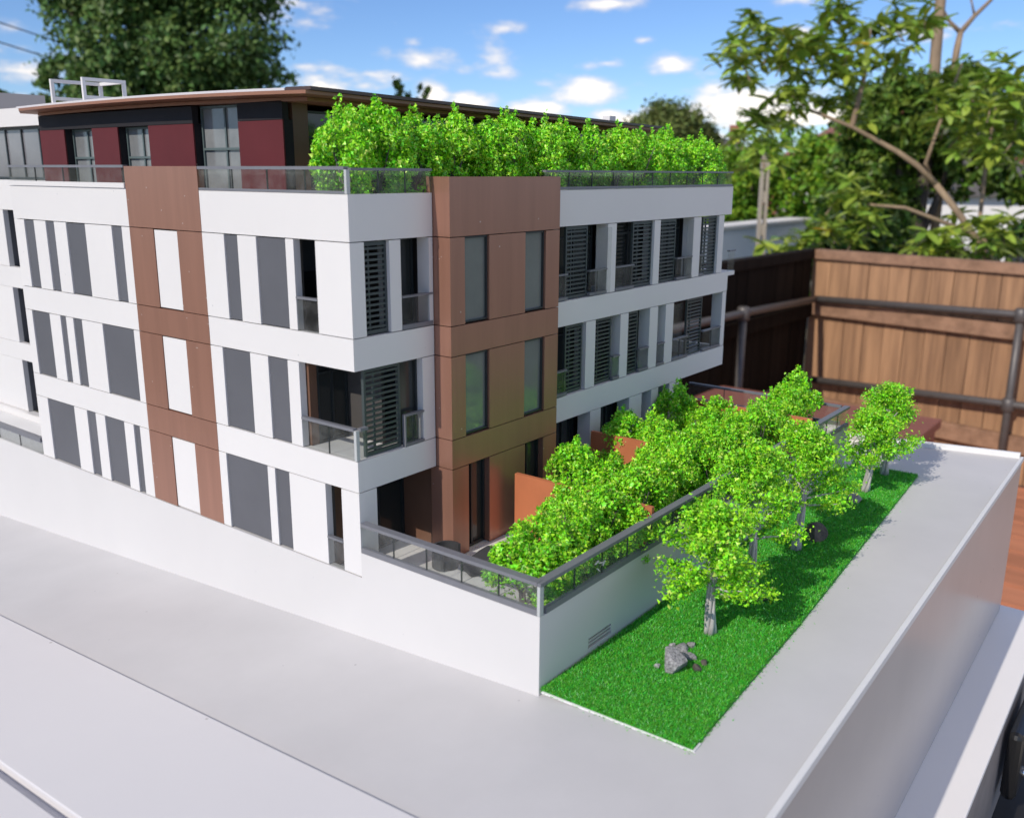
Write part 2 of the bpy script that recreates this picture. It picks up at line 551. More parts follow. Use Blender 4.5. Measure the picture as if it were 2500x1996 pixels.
def fast_mesh(name, verts, tris, material, smooth=False):
    me = bpy.data.meshes.new(name)
    verts = np.asarray(verts, dtype=np.float32)
    tris = np.asarray(tris, dtype=np.int32)
    me.vertices.add(len(verts))
    me.vertices.foreach_set('co', verts.ravel())
    k = tris.shape[1]
    me.loops.add(tris.size)
    me.loops.foreach_set('vertex_index', tris.ravel())
    me.polygons.add(len(tris))
    me.polygons.foreach_set('loop_start', np.arange(0, tris.size, k, dtype=np.int32))
    me.polygons.foreach_set('loop_total', np.full(len(tris), k, dtype=np.int32))
    me.materials.append(MATS[material])
    me.update()
    me.validate()
    if smooth:
        for p in me.polygons:
            p.use_smooth = True
    return me


def add(name, me, parent=None, loc=None, rot=None, scale=None):
    o = bpy.data.objects.new(name, me)
    COL.objects.link(o)
    if parent is not None:
        o.parent = parent
    if loc is not None: o.location = loc
    if rot is not None: o.rotation_euler = rot
    if scale is not None: o.scale = scale if hasattr(scale, '__len__') else (scale,) * 3
    return o


def tag(o, label=None, cat=None, group=None, kind=None):
    if label: o['label'] = label
    if cat: o['category'] = cat
    if group: o['group'] = group
    if kind: o['kind'] = kind
    return o


def thing(name, label, cat, loc=(0, 0, 0), rz=0, group=None):
    o = bpy.data.objects.new(name, None)
    o.empty_display_size = 0.02
    COL.objects.link(o)
    o.location = loc
    o.rotation_euler = (0, 0, rz)
    return tag(o, label, cat, group)


def bx(name, material, parent, *c, bevel=0.0):
    return MB().box(*c).build(name, material, parent, bevel=bevel)


# facade helpers: 'L' = plane x const (u runs along y), 'R' = plane y const (u runs along x); d is depth inwards
def fb(mb, face, off, u0, u1, d0, d1, z0, z1):
    if face == 'L':
        mb.box(off + d0, off + d1, u0, u1, z0, z1)
    else:
        mb.box(u0, u1, off + d0, off + d1, z0, z1)
    return mb


def fpart(name, material, parent, face, off, u0, u1, d0, d1, z0, z1, bevel=0.0):
    return fb(MB(), face, off, u0, u1, d0, d1, z0, z1).build(name, material, parent, bevel=bevel)


G = 0.00022   # half of a panel joint


def shutter(parent, face, off, u0, u1, z0, z1, pitch=0.0026, d=0.002):
    """louvred sliding shutter: frame and slats of their own"""
    fr = MB()
    w = 0.0013
    fb(fr, face, off, u0, u0 + w, d, d + 0.0016, z0, z1)
    fb(fr, face, off, u1 - w, u1, d, d + 0.0016, z0, z1)
    fb(fr, face, off, u0 + w, u1 - w, d, d + 0.0016, z1 - 0.0018, z1)
    fb(fr, face, off, u0 + w, u1 - w, d, d + 0.0016, z0, z0 + 0.0018)
    um = u0 + (u1 - u0) * 0.28
    fb(fr, face, off, um, um + 0.001, d + 0.0009, d + 0.0019, z0 + 0.0018, z1 - 0.0018)
    f = fr.build('shutter', 'shutter', parent)
    sl = fb(MB(), face, off, u0 + w, u1 - w, d + 0.0002, d + 0.0012, -0.00055, 0.00055).mesh('slat', 'shutter')
    n = int((z1 - z0 - 0.004) / pitch)
    for i in range(n):
        z = z0 + 0.0018 + (z1 - z0 - 0.0036) * (i + 0.5) / n
        add('slat', sl, f, (0, 0, z))
    return f


def glass_window(parent, face, off, u0, u1, z0, z1, d=0.010, pane='dark_pane', mull=(), trans=(), fw=0.0012, frame='dark_frame', name='window'):
    fr = MB()
    fb(fr, face, off, u0, u0 + fw, d - 0.001, d + 0.001, z0, z1)
    fb(fr, face, off, u1 - fw, u1, d - 0.001, d + 0.001, z0, z1)
    fb(fr, face, off, u0 + fw, u1 - fw, d - 0.001, d + 0.001, z1 - fw, z1)
    fb(fr, face, off, u0 + fw, u1 - fw, d - 0.001, d + 0.001, z0, z0 + fw)
    for q in mull:
        u = u0 + (u1 - u0) * q
        fb(fr, face, off, u - fw / 2, u + fw / 2, d - 0.0008, d + 0.0008, z0 + fw, z1 - fw)
    for q in trans:
        z = z0 + (z1 - z0) * q
        fb(fr, face, off, u0 + fw, u1 - fw, d - 0.0014, d - 0.0009, z - fw / 2, z + fw / 2)
    f = fr.build(name, frame, parent)
    fpart('pane', pane, f, face, off, u0 + fw * 0.5, u1 - fw * 0.5, d + 0.0002, d + 0.0006, z0 + fw * 0.5, z1 - fw * 0.5)
    return f


def glass_rail(parent, face, off, u0, u1, zb, zt, seg=0.03, bar=0.0014, chan=0.0, barw=0.0024, glass='clear_acrylic', name='balcony_rail', barmat='rail_grey'):
    r = MB()
    fb(r, face, off, u0, u1, -0.0004, -0.0004 + barw, zt - bar, zt)
    if chan > 0:
        fb(r, face, off, u0, u1, -0.0003, 0.0018, zb, zb + chan)
    f = r.build(name, barmat, parent)
    n = max(1, int(round(abs(u1 - u0) / seg)))
    for i in range(n):
        a = u0 + (u1 - u0) * i / n + 0.00018
        b = u0 + (u1 - u0) * (i + 1) / n - 0.00018
        fpart('glass_panel', glass, f, face, off, a, b, 0.0003, 0.0013, zb + chan * 0.9, zt - bar)
    if n > 1:
        jn = MB()
        for i in range(1, n):
            q = u0 + (u1 - u0) * i / n
            fb(jn, face, off, q - 0.00016, q + 0.00016, 0.0004, 0.0012, zb + chan, zt - bar)
        jn.build('glass_joint', 'dark_frame', f)
    return f


# ------------------------------------------------------------------ the model base, road and paths (setting)
def road_z(y):
    return -0.033 - 0.08 * max(y, -0.135)


def y_edge(x):      # right hand edge of the base
    return -0.2206 + 0.0217 * x


def x_back(y):      # far edge of the base
    return 0.5105 - 0.2163 * (y + 0.2095) if y < -0.05 else 0.4760


YMAX = 0.85
# road + pavement: one sheet following the slope
v = []
f = []
ys = [-0.2, -0.19, -0.18, -0.165, -0.15, -0.135] + [-0.1 + 0.05 * i for i in range(20)]
xs = [-0.0915, -0.06, -0.03, 0.002]
road = MB()
for j, y in enumerate(ys):
    for i, x in enumerate(xs):
        yy = y if j else y_edge(x)
        road.v.append((x, yy, road_z(y)))
nx = len(xs)
for j in range(len(ys) - 1):
    for i in range(nx - 1):
        a = j * nx + i
        road.f.append((a, a + 1, a + nx + 1, a + nx))
ro = road.build('road', 'road_card')
tag(ro, 'pale grey card road sloping past the white podium wall', None, None, 'structure')
pv = MB()
PZ = road_z(-0.2)
pv.prism([(0.002, y_edge(0.002)), (0.5105, -0.2095), (0.4760, -0.05), (0.4760, YMAX), (0.389, YMAX), (0.389, -0.107), (0.002, -0.107)], PZ - 0.003, PZ)
tag(pv.build('pavement', 'road_card'), 'flat pale grey card pavement beside the lawn and right edge', None, None, 'structure')
fp = MB()
fx0, fx1 = -0.1590, -0.0915
for y0, y1 in [(-0.24, -0.135), (-0.135, 0.9)]:
    za, zb_ = road_z(y0) + 0.0016, road_z(y1) + 0.0016
    fp.prism([(fx0, y0), (fx1, y0), (fx1, y1), (fx0, y1)], [za - 0.02, za - 0.02, zb_ - 0.02, zb_ - 0.02], [za, za, zb_, zb_])
tag(fp.build('footpath', 'path_card', bevel=0.0005), 'raised white card footpath on the near side of the road', None, None, 'structure')
base = thing('display_plinth', 'tall white base box that carries the architectural model', 'model base', (0.15, 0.3, -0.153))
sd = MB()
sd.prism([(-0.215, y_edge(-0.215)), (0.5105, -0.2095), (0.5105 + 0.0, -0.2070), (-0.215, y_edge(-0.215) + 0.0025)], -0.1529, PZ - 0.0034)
sd.build('side_wall', 'base_side', base)
MB().prism([(0.5105, -0.2070), (0.4760, -0.05), (0.4735, -0.05), (0.5078, -0.2070)], -0.1529, PZ - 0.0034).build('back_wall', 'base_side', base)
MB().prism([(0.4760, -0.05), (0.4760, YMAX), (0.4735, YMAX), (0.4735, -0.05)], -0.1529, PZ - 0.0034).build('back_wall', 'base_side', base)
e = MB()
e.prism([(-0.2150, y_edge(-0.215) - 0.0009), (0.5118, -0.2104), (0.5105, -0.2079), (-0.2150, y_edge(-0.215) + 0.0020)], PZ - 0.0030, PZ + 0.0010)
e.build('edge_strip', 'white_edge', base, bevel=0.0004)
e = MB()
e.prism([(0.5118, -0.2078), (0.4772, -0.05), (0.4735, -0.05), (0.5080, -0.2078)], PZ - 0.003, PZ + 0.0042)
e.prism([(0.4772, -0.0499), (0.4772, YMAX), (0.4735, YMAX), (0.4735, -0.0499)], PZ - 0.003, PZ + 0.0042)
e.build('edge_lip', 'white_edge', base, bevel=0.0004)
fr = MB()
for y0, y1 in [(-0.24, -0.135), (-0.135, 0.9)]:
    za, zb_ = road_z(y0) + 0.0014, road_z(y1) + 0.0014
    fr.prism([(-0.215, y0), (-0.1642, y0), (-0.1642, y1), (-0.215, y1)], [za - 0.03, za - 0.03, zb_ - 0.03, zb_ - 0.03], [za, za, zb_, zb_])
fr.build('front_rim', 'path_card', base)
gf = MB()
for y0, y1 in [(-0.215, -0.135), (-0.135, 0.9)]:
    za, zb_ = road_z(y0) - 0.0032, road_z(y1) - 0.0032
    gf.prism([(-0.1642, y0), (-0.1590, y0), (-0.1590, y1), (-0.1642, y1)], [za - 0.003, za - 0.003, zb_ - 0.003, zb_ - 0.003], [za, za, zb_, zb_])
gf.build('groove_floor', 'path_card', base)
MB().box(-0.2100, 0.4733, -0.2070, YMAX, -0.1528, -0.1250).build('core', 'base_side', base)

# transport crate the base stands on, and a table under it
crate = thing('transport_crate', 'white topped crate with black side handle under the model base', 'crate', (0.15, 0.25, -0.245))
MB().prism([(-0.28, -0.2560), (0.521, -0.2425), (0.521, YMAX + 0.03), (-0.28, YMAX + 0.03)], -0.157, -0.1532).build('lid', 'lid_white', crate, bevel=0.0006)
MB().prism([(-0.276, -0.2545), (0.519, -0.2410), (0.519, YMAX + 0.028), (-0.276, YMAX + 0.028)], -0.245, -0.1571).build('side_panel', 'box_side', crate)
hd = MB()
hd.box(0.352, 0.440, -0.2566, -0.2467, -0.2215, -0.1700)
hb = hd.build('handle', 'black_plastic', crate, bevel=0.004)
for px_, pz_ in ((0.378, -0.2110), (0.378, -0.1830)):
    sc = MB()
    sc.tube([(px_, -0.2560, pz_), (px_, -0.2582, pz_), (px_, -0.2590, pz_)], [0.0042, 0.0036, 0.0015], 12)
    sc.build('screw', 'chrome', hb, smooth=True)
tb = thing('work_table', 'black table carrying the crate on the deck', 'table', (0.15, 0.2, -1.3))
MB().box(-0.33, 0.60, -0.33, 0.95, -0.275, -0.2455).build('table_top', 'table_dark', tb, bevel=0.003)
for sx in (-0.29, 0.56):
    for sy in (-0.29, 0.91):
        MB().box(sx - 0.02, sx + 0.02, sy - 0.02, sy + 0.02, -1.3, -0.2752).build('leg', 'table_dark', tb)

# ------------------------------------------------------------------ the apartment building model
B = thing('apartment_building', 'white scale model apartment block with brown bays, grey panels and curved roof', 'building model', (0.2, 0.16, 0.0))
Z0, Z1a, Z1b, Z2a, Z2b, Z3a, Z3b, ZT = 0.0, 0.0437, 0.0597, 0.1037, 0.1194, 0.1637, 0.1850, 0.1850
YE = 0.3251
T = 0.004
# --- left facade (sunlit)
BR0, BR1 = 0.1136, 0.1837
for z0, z1 in ((Z1a, Z1b), (Z2a, Z2b), (Z3a, ZT)):
    fpart('wall_band', 'white_card', B, 'L', 0, 0.0, BR0 - G * 0.6, 0, T, z0 + G, z1 - (G if z1 < ZT else 0))
    fpart('wall_band', 'white_card', B, 'L', 0, BR1 + G * 0.6, YE, 0, T, z0 + G, z1 - (G if z1 < ZT else 0))
    top = 0.1972 if z1 == ZT else z1 - G
    fpart('brown_band', 'brown_metal', B, 'L', -0.0002, BR0, BR1, 0, T, z0 + G, top)
fpart('parapet_cap', 'white_card', B, 'L', -0.0009, BR1 + 0.0004, YE + 0.001, 0, T + 0.003, ZT + 0.0002, 0.1880)
rows = {
    (Z3a, Z2b): [(.3251, 'w'), (.3117, 'g'), (.2984, 'w'), (.2829, 'g'), (.2719, 'w'), (.2570, 'g'), (.2339, 'w'), (.2037, 'g'), (.1925, 'w'), (.1837, 'b'), (.1596, 'p'), (.1363, 'b'), (.1136, 'w'), (.0947, 'g'), (.0833, 'w'), (.0682, 'g'), (.0454, 'w'), (.0395, 's'), (.0237, 'w'), (0.0, None)],
    (Z2a, Z1b): [(.3251, 'w'), (.3163, 'g'), (.2921, 'w'), (.2780, 'g'), (.2706, 'w'), (.2615, 'g'), (.2504, 'w'), (.2258, 'g'), (.1903, 'w'), (.1837, 'b'), (.1605, 'p'), (.1365, 'b'), (.1136, 'w'), (.1030, 'g'), (.0791, 'w'), (.0644, 'g'), (.0488, 'w'), (.0402, 'o'), (0.0, None)],
    (Z1a, Z0): [(.3251, 'w'), (.3096, 'g'), (.2736, 'w'), (.2572, 'g'), (.2463, 'w'), (.2350, 'g'), (.2120, 'w'), (.2014, 'g'), (.1942, 'w'), (.1837, 'b'), (.1601, 'p'), (.1364, 'b'), (.1136, 'w'), (.1069, 'g'), (.0705, 'w'), (.0644, 'g'), (.0526, 'w'), (.0246, 's'), (.0127, 'w'), (0.0, None)],
}
for (zt, zb), seq in rows.items():
    for (u1, k), (u0, _) in zip(seq[:-1], seq[1:]):
        if k == 'w':
            fpart('white_panel', 'white_card', B, 'L', 0, u0, u1, 0, T, zb + G, zt - G)
        elif k == 'g':
            fpart('grey_panel', 'grey_paint', B, 'L', 0, u0 + G, u1 - G, 0.0009, T, zb + G * 2, zt - G * 2)
        elif k == 'b':
            fpart('brown_panel', 'brown_metal', B, 'L', -0.0002, u0, u1, 0, T, zb + G, zt - G)
        elif k == 'p':
            fpart('white_panel', 'white_card', B, 'L', 0, u0 + G, u1 - G * 2, 0.0003, T, zb + G * 3, zt - G * 3)
# light-blocking backing behind the joints
bk = MB()
bk.box(0.0042, 0.0062, 0.0405, YE - 0.001, 0.0004, 0.171)
bk.box(0.0042, 0.0062, 0.0048, 0.0232, Z2a + 0.001, 0.171)
bk.box(0.0042, 0.0062, 0.0236, 0.0400, Z3a + 0.0006, 0.171)
bk.box(0.0042, 0.0062, 0.0250, 0.0402, 0.0004, Z1a - 0.0006)
bk.box(0.0042, 0.0062, 0.0236, 0.0400, Z2a + 0.0006, Z2b - 0.0006)
bk.build('inner_wall', 'interior', B)

# --- right hand face of the corner (in shade)
for z0, z1 in ((Z1a, Z1b), (Z2a, Z2b), (Z3a, ZT)):
    fpart('wall_band', 'white_card', B, 'R', 0, T, 0.0552, 0, T, z0 + G, z1 - (G if z1 < ZT else 0))
fpart('pier', 'white_card', B, 'R', 0, T, 0.0088, 0, 0.004, Z2b + G, Z3a - G)
fpart('pier', 'white_card', B, 'R', 0, 0.0250, 0.0325, 0, 0.008, Z2b + G, Z3a - G)
fpart('pier', 'white_card', B, 'R', 0, 0.0524, 0.0551, 0, 0.008, Z2b + G, Z3a - G)
fpart('pier', 'white_card', B, 'R', 0, 0.0462, 0.0551, 0, 0.010, Z1b + G, Z2a - G)
fpart('pier', 'white_card', B, 'R', 0, T, 0.0118, 0, 0.004, -0.006, Z1a - G)
shutter(B, 'R', 0, 0.0089, 0.0249, Z2b + 0.0005, Z3a - 0.0004)
shutter(B, 'R', 0, 0.0073, 0.0318, Z1b + 0.0004, Z2a + 0.0000)
glass_window(B, 'R', 0, 0.0326, 0.0523, Z2b + 0.0005, Z3a - 0.0003, d=0.012)
glass_rail(B, 'R', 0, 0.0328, 0.0545, Z2b + 0.0003, 0.1362, 0.011, 0.001, chan=0.0022, glass='smoked_acrylic')
glass_window(B, 'R', 0, 0.0325, 0.0460, Z1b + 0.0005, Z2a - 0.0003, d=0.0048)
glass_rail(B, 'R', 0, 0.0333, 0.0466, Z1b + 0.0003, 0.0764, 0.0072, 0.001, chan=0.0012)
fpart('rail_post', 'rail_grey', B, 'R', 0, 0.0324, 0.0333, -0.0004, 0.0016, Z1b + 0.0002, 0.0764)
# corner balcony rail, second storey
glass_rail(B, 'L', 0, 0.0019, 0.0400, Z1b + 0.0002, 0.0759, 0.02, 0.0015)
glass_rail(B, 'R', 0, 0.0022, 0.0072, Z1b + 0.0002, 0.0759, 0.01, 0.0015)
fpart('rail_post', 'frosted_acrylic', B, 'L', 0, 0.0001, 0.0018, -0.0003, 0.0018, Z1b + 0.0002, 0.0750)
# balcony interior: floor, ceiling side, glazed back walls
bx('balcony_floor', 'tile', B, 0.0042, 0.0560, 0.0042, 0.0480, Z1b - 0.0040, Z1b - 0.0002)
bx('inner_wall', 'interior', B, 0.0300, 0.0320, 0.0135, 0.0402, Z1b, Z2a)
glass_window(B, 'R', 0.0302, 0.0095, 0.0298, Z1b, Z2a - 0.0004, d=0.0090, pane='dark_pane', mull=(0.5,), trans=(0.84,), fw=0.0011)
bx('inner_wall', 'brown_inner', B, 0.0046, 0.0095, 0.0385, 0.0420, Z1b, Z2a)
bx('inner_wall', 'interior', B, 0.0096, 0.0300, 0.0412, 0.0420, Z1b, Z2a)
# top storey room behind the slot window
bx('inner_wall', 'interior', B, 0.0260, 0.0280, 0.0100, 0.0420, Z2b, Z3a)
glass_window(B, 'L', 0.008, 0.0180, 0.0400, Z2b + 0.0004, Z3a - 0.0004, d=0.006, pane='dark_pane', mull=(0.6,), trans=(0.66,), fw=0.0010)
glass_rail(B, 'L', 0, 0.0239, 0.0393, Z2b + 0.0003, 0.1362, 0.02, 0.0011, glass='smoked_acrylic')
glass_rail(B, 'L', 0, 0.0129, 0.0244, Z0 - 0.0010, 0.0158, 0.02, 0.0011, glass='smoked_acrylic')
# ground floor recess at the corner
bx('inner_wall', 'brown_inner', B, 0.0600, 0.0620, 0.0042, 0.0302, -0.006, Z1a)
glass_window(B, 'R', 0.02, 0.0250, 0.0598, -0.006, Z1a - 0.0003, d=0.010, pane='dark_pane', mull=(0.45,), fw=0.0013)
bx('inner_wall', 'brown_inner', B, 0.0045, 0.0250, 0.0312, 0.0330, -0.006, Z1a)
# floor slabs inside
for z in (Z1a, Z2a, Z3a):
    bx('floor_slab', 'interior', B, 0.0065, 0.3960, 0.0065, YE - 0.002, z + 0.0012, z + 0.0060)
# dark rooms: partitions that close the interior
rm = MB()
for z0, z1 in ((-0.006, Z1a), (Z1b + 0.0006, Z2a), (Z2b + 0.0006, Z3a)):
    rm.box(0.0625, 0.3300, 0.0260, 0.0280, z0 + 0.0003, z1)
    rm.box(0.3300, 0.3960, 0.0500, 0.0520, z0 + 0.0003, z1)
rm.build('inner_wall', 'interior', B)

# --- brown bay
OB = -0.0113
XB0, XB1 = 0.0556, 0.1495
for z0, z1 in ((Z1a, Z1b), (Z2a, Z2b), (Z3a, 0.1930)):
    fpart('brown_band', 'brown_metal', B, 'R', OB, XB0, XB1, 0, T, z0 + G, z1 - G)
    fpart('brown_band', 'brown_metal', B, 'L', XB0, OB + T, 0.004, 0, T, z0 + G, z1 - G)
for z0, z1 in ((-0.0063, Z1a), (Z1b, Z2a), (Z2b, Z3a)):
    fpart('brown_panel', 'brown_metal', B, 'L', XB0, OB + T, 0.004, 0, T, z0 + G, z1 - G)
    wins = ((0.0669, 0.0860), (0.1175, 0.1362)) if z0 > 0 else ((0.0688, 0.0860), (0.1188, 0.1362))
    segs = (XB0, wins[0][0], wins[0][1], wins[1][0], wins[1][1], XB1)
    for i in range(5):
        if i % 2 == 0:
            fpart('brown_panel', 'brown_metal', B, 'R', OB, segs[i] + (0 if i == 0 else G), segs[i + 1] - (0 if i == 4 else G), 0, T, z0 + G, z1 - G)
        elif z0 > 0:
            glass_window(B, 'R', OB, segs[i], segs[i + 1], z0 + 0.0006, z1 - 0.0002, d=0.0022, pane='window_film', fw=0.0009)
        else:
            glass_window(B, 'R', OB, segs[i], segs[i + 1], z0 + 0.0006, z1 - 0.0002, d=0.0045, pane='dark_pane', mull=(0.38,), fw=0.0013, name='terrace_door')
cr = MB()
cr.box(XB0 + T, XB1 - 0.001, OB + 0.0075, 0.0255, 0.0455, 0.171)
cr.box(XB0 + 0.0068, XB1 - 0.001, OB + 0.0100, 0.0255, -0.006, 0.0450)
cr.build('inner_wall', 'interior', B)
bx('bay_return', 'brown_metal', B, XB1 - 0.0009, XB1, OB + T + 0.0002, 0.0, -0.0063, 0.1928)
bx('bay_top', 'brown_metal', B, XB0 + 0.0002, XB1 - 0.0002, OB + T + 0.0001, 0.0040, 0.1860, 0.1924)

# --- right hand block (in shade)
XE = 0.4005
for z0, z1 in ((Z1a, Z1b), (Z2a, Z2b), (Z3a, ZT)):
    fpart('wall_band', 'white_card', B, 'R', 0, XB1 + 0.0003, XE, 0, T, z0 + G, z1 - (G if z1 < ZT else 0))
    bx('wall_band', 'white_card', B, XE - T, XE - 0.0002, T, 0.33, z0 + G, z1 - G)
for a, b in ((0.2197, 0.2300), (0.2795, 0.2879), (0.3378, 0.3495), (0.3795, 0.3886)):
    fpart('pier', 'white_card', B, 'R', 0, a, b, 0.0002, 0.009, Z2b + G, Z3a - G)
for a, b in ((0.1971, 0.2081), (0.2388, 0.2489), (0.2781, 0.2896), (0.3011, 0.3129), (0.3936, 0.4003)):
    fpart('pier', 'white_card', B, 'R', 0, a, b, 0.0002, 0.009, Z1b + G, Z2a - G)
for a, b in ((0.2046, 0.2172), (0.2541, 0.2711), (0.2850, 0.2950), (0.3119, 0.3265)):
    fpart('pier', 'white_card', B, 'R', 0, a, b, 0.0002, 0.010, -0.0063, Z1a - G)
zr3, zr2 = 0.1358, 0.0764
sh3 = ((0.1752, 0.1990), (0.2537, 0.2793), (0.2881, 0.3137), (0.3560, 0.3790))
sh2 = ((0.1764, 0.1953), (0.2083, 0.2300), (0.2491, 0.2645), (0.3374, 0.3623))
for a, b in sh3: shutter(B, 'R', 0, a, b, Z2b + 0.0004, Z3a - 0.0004)
for a, b in sh2: shutter(B, 'R', 0, a, b, Z1b + 0.0004, Z2a - 0.0004)
for a, b in ((0.1500, 0.1750), (0.1992, 0.2195), (0.2302, 0.2535), (0.3139, 0.3376), (0.3497, 0.3560)):
    glass_rail(B, 'R', 0, a, b, Z2b + 0.0004, zr3, 0.013, 0.001, chan=0.0018, glass='smoked_acrylic')
for a, b in ((0.1500, 0.1762), (0.2302, 0.2386), (0.2647, 0.2779), (0.2898, 0.3009), (0.3131, 0.3372), (0.3625, 0.3934)):
    glass_rail(B, 'R', 0, a, b, Z1b + 0.0004, zr2, 0.013, 0.001, chan=0.0018, glass='smoked_acrylic')
for a, b in ((0.1500, 0.2197), (0.2300, 0.2795), (0.2879, 0.3378)):
    glass_window(B, 'R', 0, a, b, Z2b + 0.0004, Z3a - 0.0003, d=0.013, mull=(0.35, 0.7), trans=(0.82,))
for a, b in ((0.1500, 0.1971), (0.2081, 0.2390), (0.2489, 0.2781), (0.2896, 0.3300)):
    glass_window(B, 'R', 0, a, b, Z1b + 0.0004, Z2a - 0.0003, d=0.013, mull=(0.35, 0.7), trans=(0.82,))
for a, b in ((0.1500, 0.2046), (0.2172, 0.2541), (0.2711, 0.3119), (0.3265, 0.3560)):
    glass_window(B, 'R', 0, a, b, -0.006, Z1a - 0.0003, d=0.014, mull=(0.4, 0.75))
# projecting clear screens on two balconies
MB().box(0.2010, 0.2185, -0.0035, -0.0026, Z2b + 0.001, Z3a - 0.002).build('glass_screen', 'clear_acrylic', B)
MB().box(0.3265, 0.3350, -0.0012, -0.0003, Z2b + 0.001, Z3a - 0.002).build('glass_screen', 'clear_acrylic', B)
MB().box(0.3150, 0.3365, 0.0046, 0.0054, Z1b + 0.001, Z2a - 0.003).build('glass_screen', 'clear_acrylic', B)
# corner loggia at the far end: inner walls that stop short of the open end
lg = MB()
lg.box(0.3440, 0.3458, 0.0095, 0.0500, Z2b + 0.0006, Z3a)
lg.box(0.3300, 0.3318, 0.0150, 0.0500, Z1b + 0.0006, Z2a)
lg.build('inner_wall', 'interior', B)
glass_rail(B, 'R', 0.0, 0.4010, 0.4120, Z2b - 0.0002, zr3, 0.02, 0.001, glass='clear_acrylic')
bx('balcony_floor', 'white_card', B, 0.4006, 0.4125, 0.0, 0.05, Z2b - 0.0035, Z2b - 0.0003)

# --- roof terrace
bx('terrace_deck', 'tile', B, 0.0045, 0.3955, 0.0045, YE - 0.001, 0.1700, 0.1720)
glass_rail(B, 'L', 0, BR1 + 0.0006, YE, 0.1881, 0.1979, 0.033, 0.0015, barw=0.0030)
glass_rail(B, 'L', 0, 0.0017, BR0 - 0.0006, ZT + 0.0002, 0.1972, 0.026, 0.0015, chan=0.0012, barw=0.0030, barmat='rail_grey')
glass_rail(B, 'R', 0, 0.0020, 0.0550, ZT + 0.0002, 0.1966, 0.02, 0.0012, barw=0.0028)
glass_rail(B, 'R', 0, XB1 + 0.0012, XE - 0.002, ZT + 0.0002, 0.1963, 0.026, 0.0012, chan=0.0016, barw=0.0028)
fpart('rail_post', 'frosted_acrylic', B, 'L', 0, 0.0001, 0.0016, -0.0003, 0.0018, ZT + 0.0002, 0.1958)

# --- penthouse, red boards on the left, dark bay and glass on the right
XR = 0.030
for a, b in ((0.3054, 0.3382), (0.2393, 0.2699), (0.1593, 0.2050), (0.0800, 0.1175)):
    fpart('red_panel', 'red_board', B, 'L', XR, a, b, 0, 0.0009, 0.172, 0.2208 - G)
    fpart('wall_core', 'slate', B, 'L', XR, a + 0.0003, b - 0.0003, 0.001, 0.0068, 0.172, 0.2208)
fpart('fascia_or_shade_band', 'slate', B, 'L', XR, 0.1593, 0.3382, 0, T, 0.2208, 0.2300)  # roof shade on the red wall, painted as a dark strip
fpart('fascia_or_shade_band', 'slate', B, 'L', XR, 0.0800, 0.1175, 0, T, 0.2208, 0.2300)  # the same painted roof shade above the last red panel
for a, b, zt in ((0.2699, 0.3054, 0.2206), (0.2050, 0.2393, 0.2206), (0.1175, 0.1593, 0.2300)):
    glass_window(B, 'L', XR, a, b, 0.172, zt, d=0.0065, pane='grey_pane', mull=(0.47,), trans=(0.63 if zt < 0.225 else 0.60,), fw=0.0013, frame='frame_green')
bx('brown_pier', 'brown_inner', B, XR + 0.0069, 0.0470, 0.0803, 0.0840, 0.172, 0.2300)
glass_window(B, 'R', 0.08, 0.0470, 0.3700, 0.172, 0.2260, d=0.003, pane='dark_pane', mull=(0.12, 0.25, 0.4, 0.55, 0.7, 0.85), trans=(0.75,))
bx('penthouse_core', 'interior', B, 0.0450, 0.3720, 0.0850, 0.3350, 0.172, 0.2240)


# curved roof: arched slab
def roof_z(x, y):
    s = (y - 0.043) / (0.352 - 0.043)
    z = 0.2312 + 0.0055 * s * (1 - s) * 1.25 + 0.0014 * s
    z -= 0.0052 * max(0, (x - 0.015) / 0.36)
    return z


def arched(x0, x1, y0, y1, dz0, dz1, n=16, cut=0.0):
    mbr = MB()
    ring = []
    for i in range(n + 1):
        y = y0 + (y1 - y0) * i / n
        xa = x0 + (cut * max(0, (i / n - 0.93) / 0.07) ** 2)
        b = len(mbr.v)
        mbr.v += [(xa, y, roof_z(xa, y) + dz0), (x1, y, roof_z(x1, y) + dz0), (x1, y, roof_z(x1, y) + dz1), (xa, y, roof_z(xa, y) + dz1)]
        ring.append(b)
    for a, b in zip(ring[:-1], ring[1:]):
        for k in range(4):
            k2 = (k + 1) % 4
            mbr.f.append((a + k, b + k, b + k2, a + k2))
    mbr.f.append((ring[0], ring[0] + 1, ring[0] + 2, ring[0] + 3))
    mbr.f.append((ring[-1] + 3, ring[-1] + 2, ring[-1] + 1, ring[-1]))
    return mbr


rf = arched(0.0150, 0.3720, 0.0430, 0.3520, -0.0004, 0.0012, cut=0.010).build('roof', 'roof_brown', B)
arched(0.0162, 0.3700, 0.0600, 0.3380, 0.0014, 0.0026).build('roof_sheet', 'roof_light', rf)
arched(0.0165, 0.3740, 0.0410, 0.0596, 0.0014, 0.0030, n=2).build('roof_edge', 'roof_dark', rf)
arched(0.0300, 0.3650, 0.0600, 0.3380, -0.0024, -0.0006).build('soffit', 'roof_brown', rf)
bx('roof_vent', 'white_card', B, 0.300, 0.308, 0.052, 0.058, 0.231, 0.2345)
# open white frame on the roof
fm = MB()


def bar(p0, p1, t=0.0022):
    fm.beam(p0, p1, t, t, up=(0.02, 0.03, 1) if abs(p0[2] - p1[2]) < 1e-6 else (0, 1, 0))


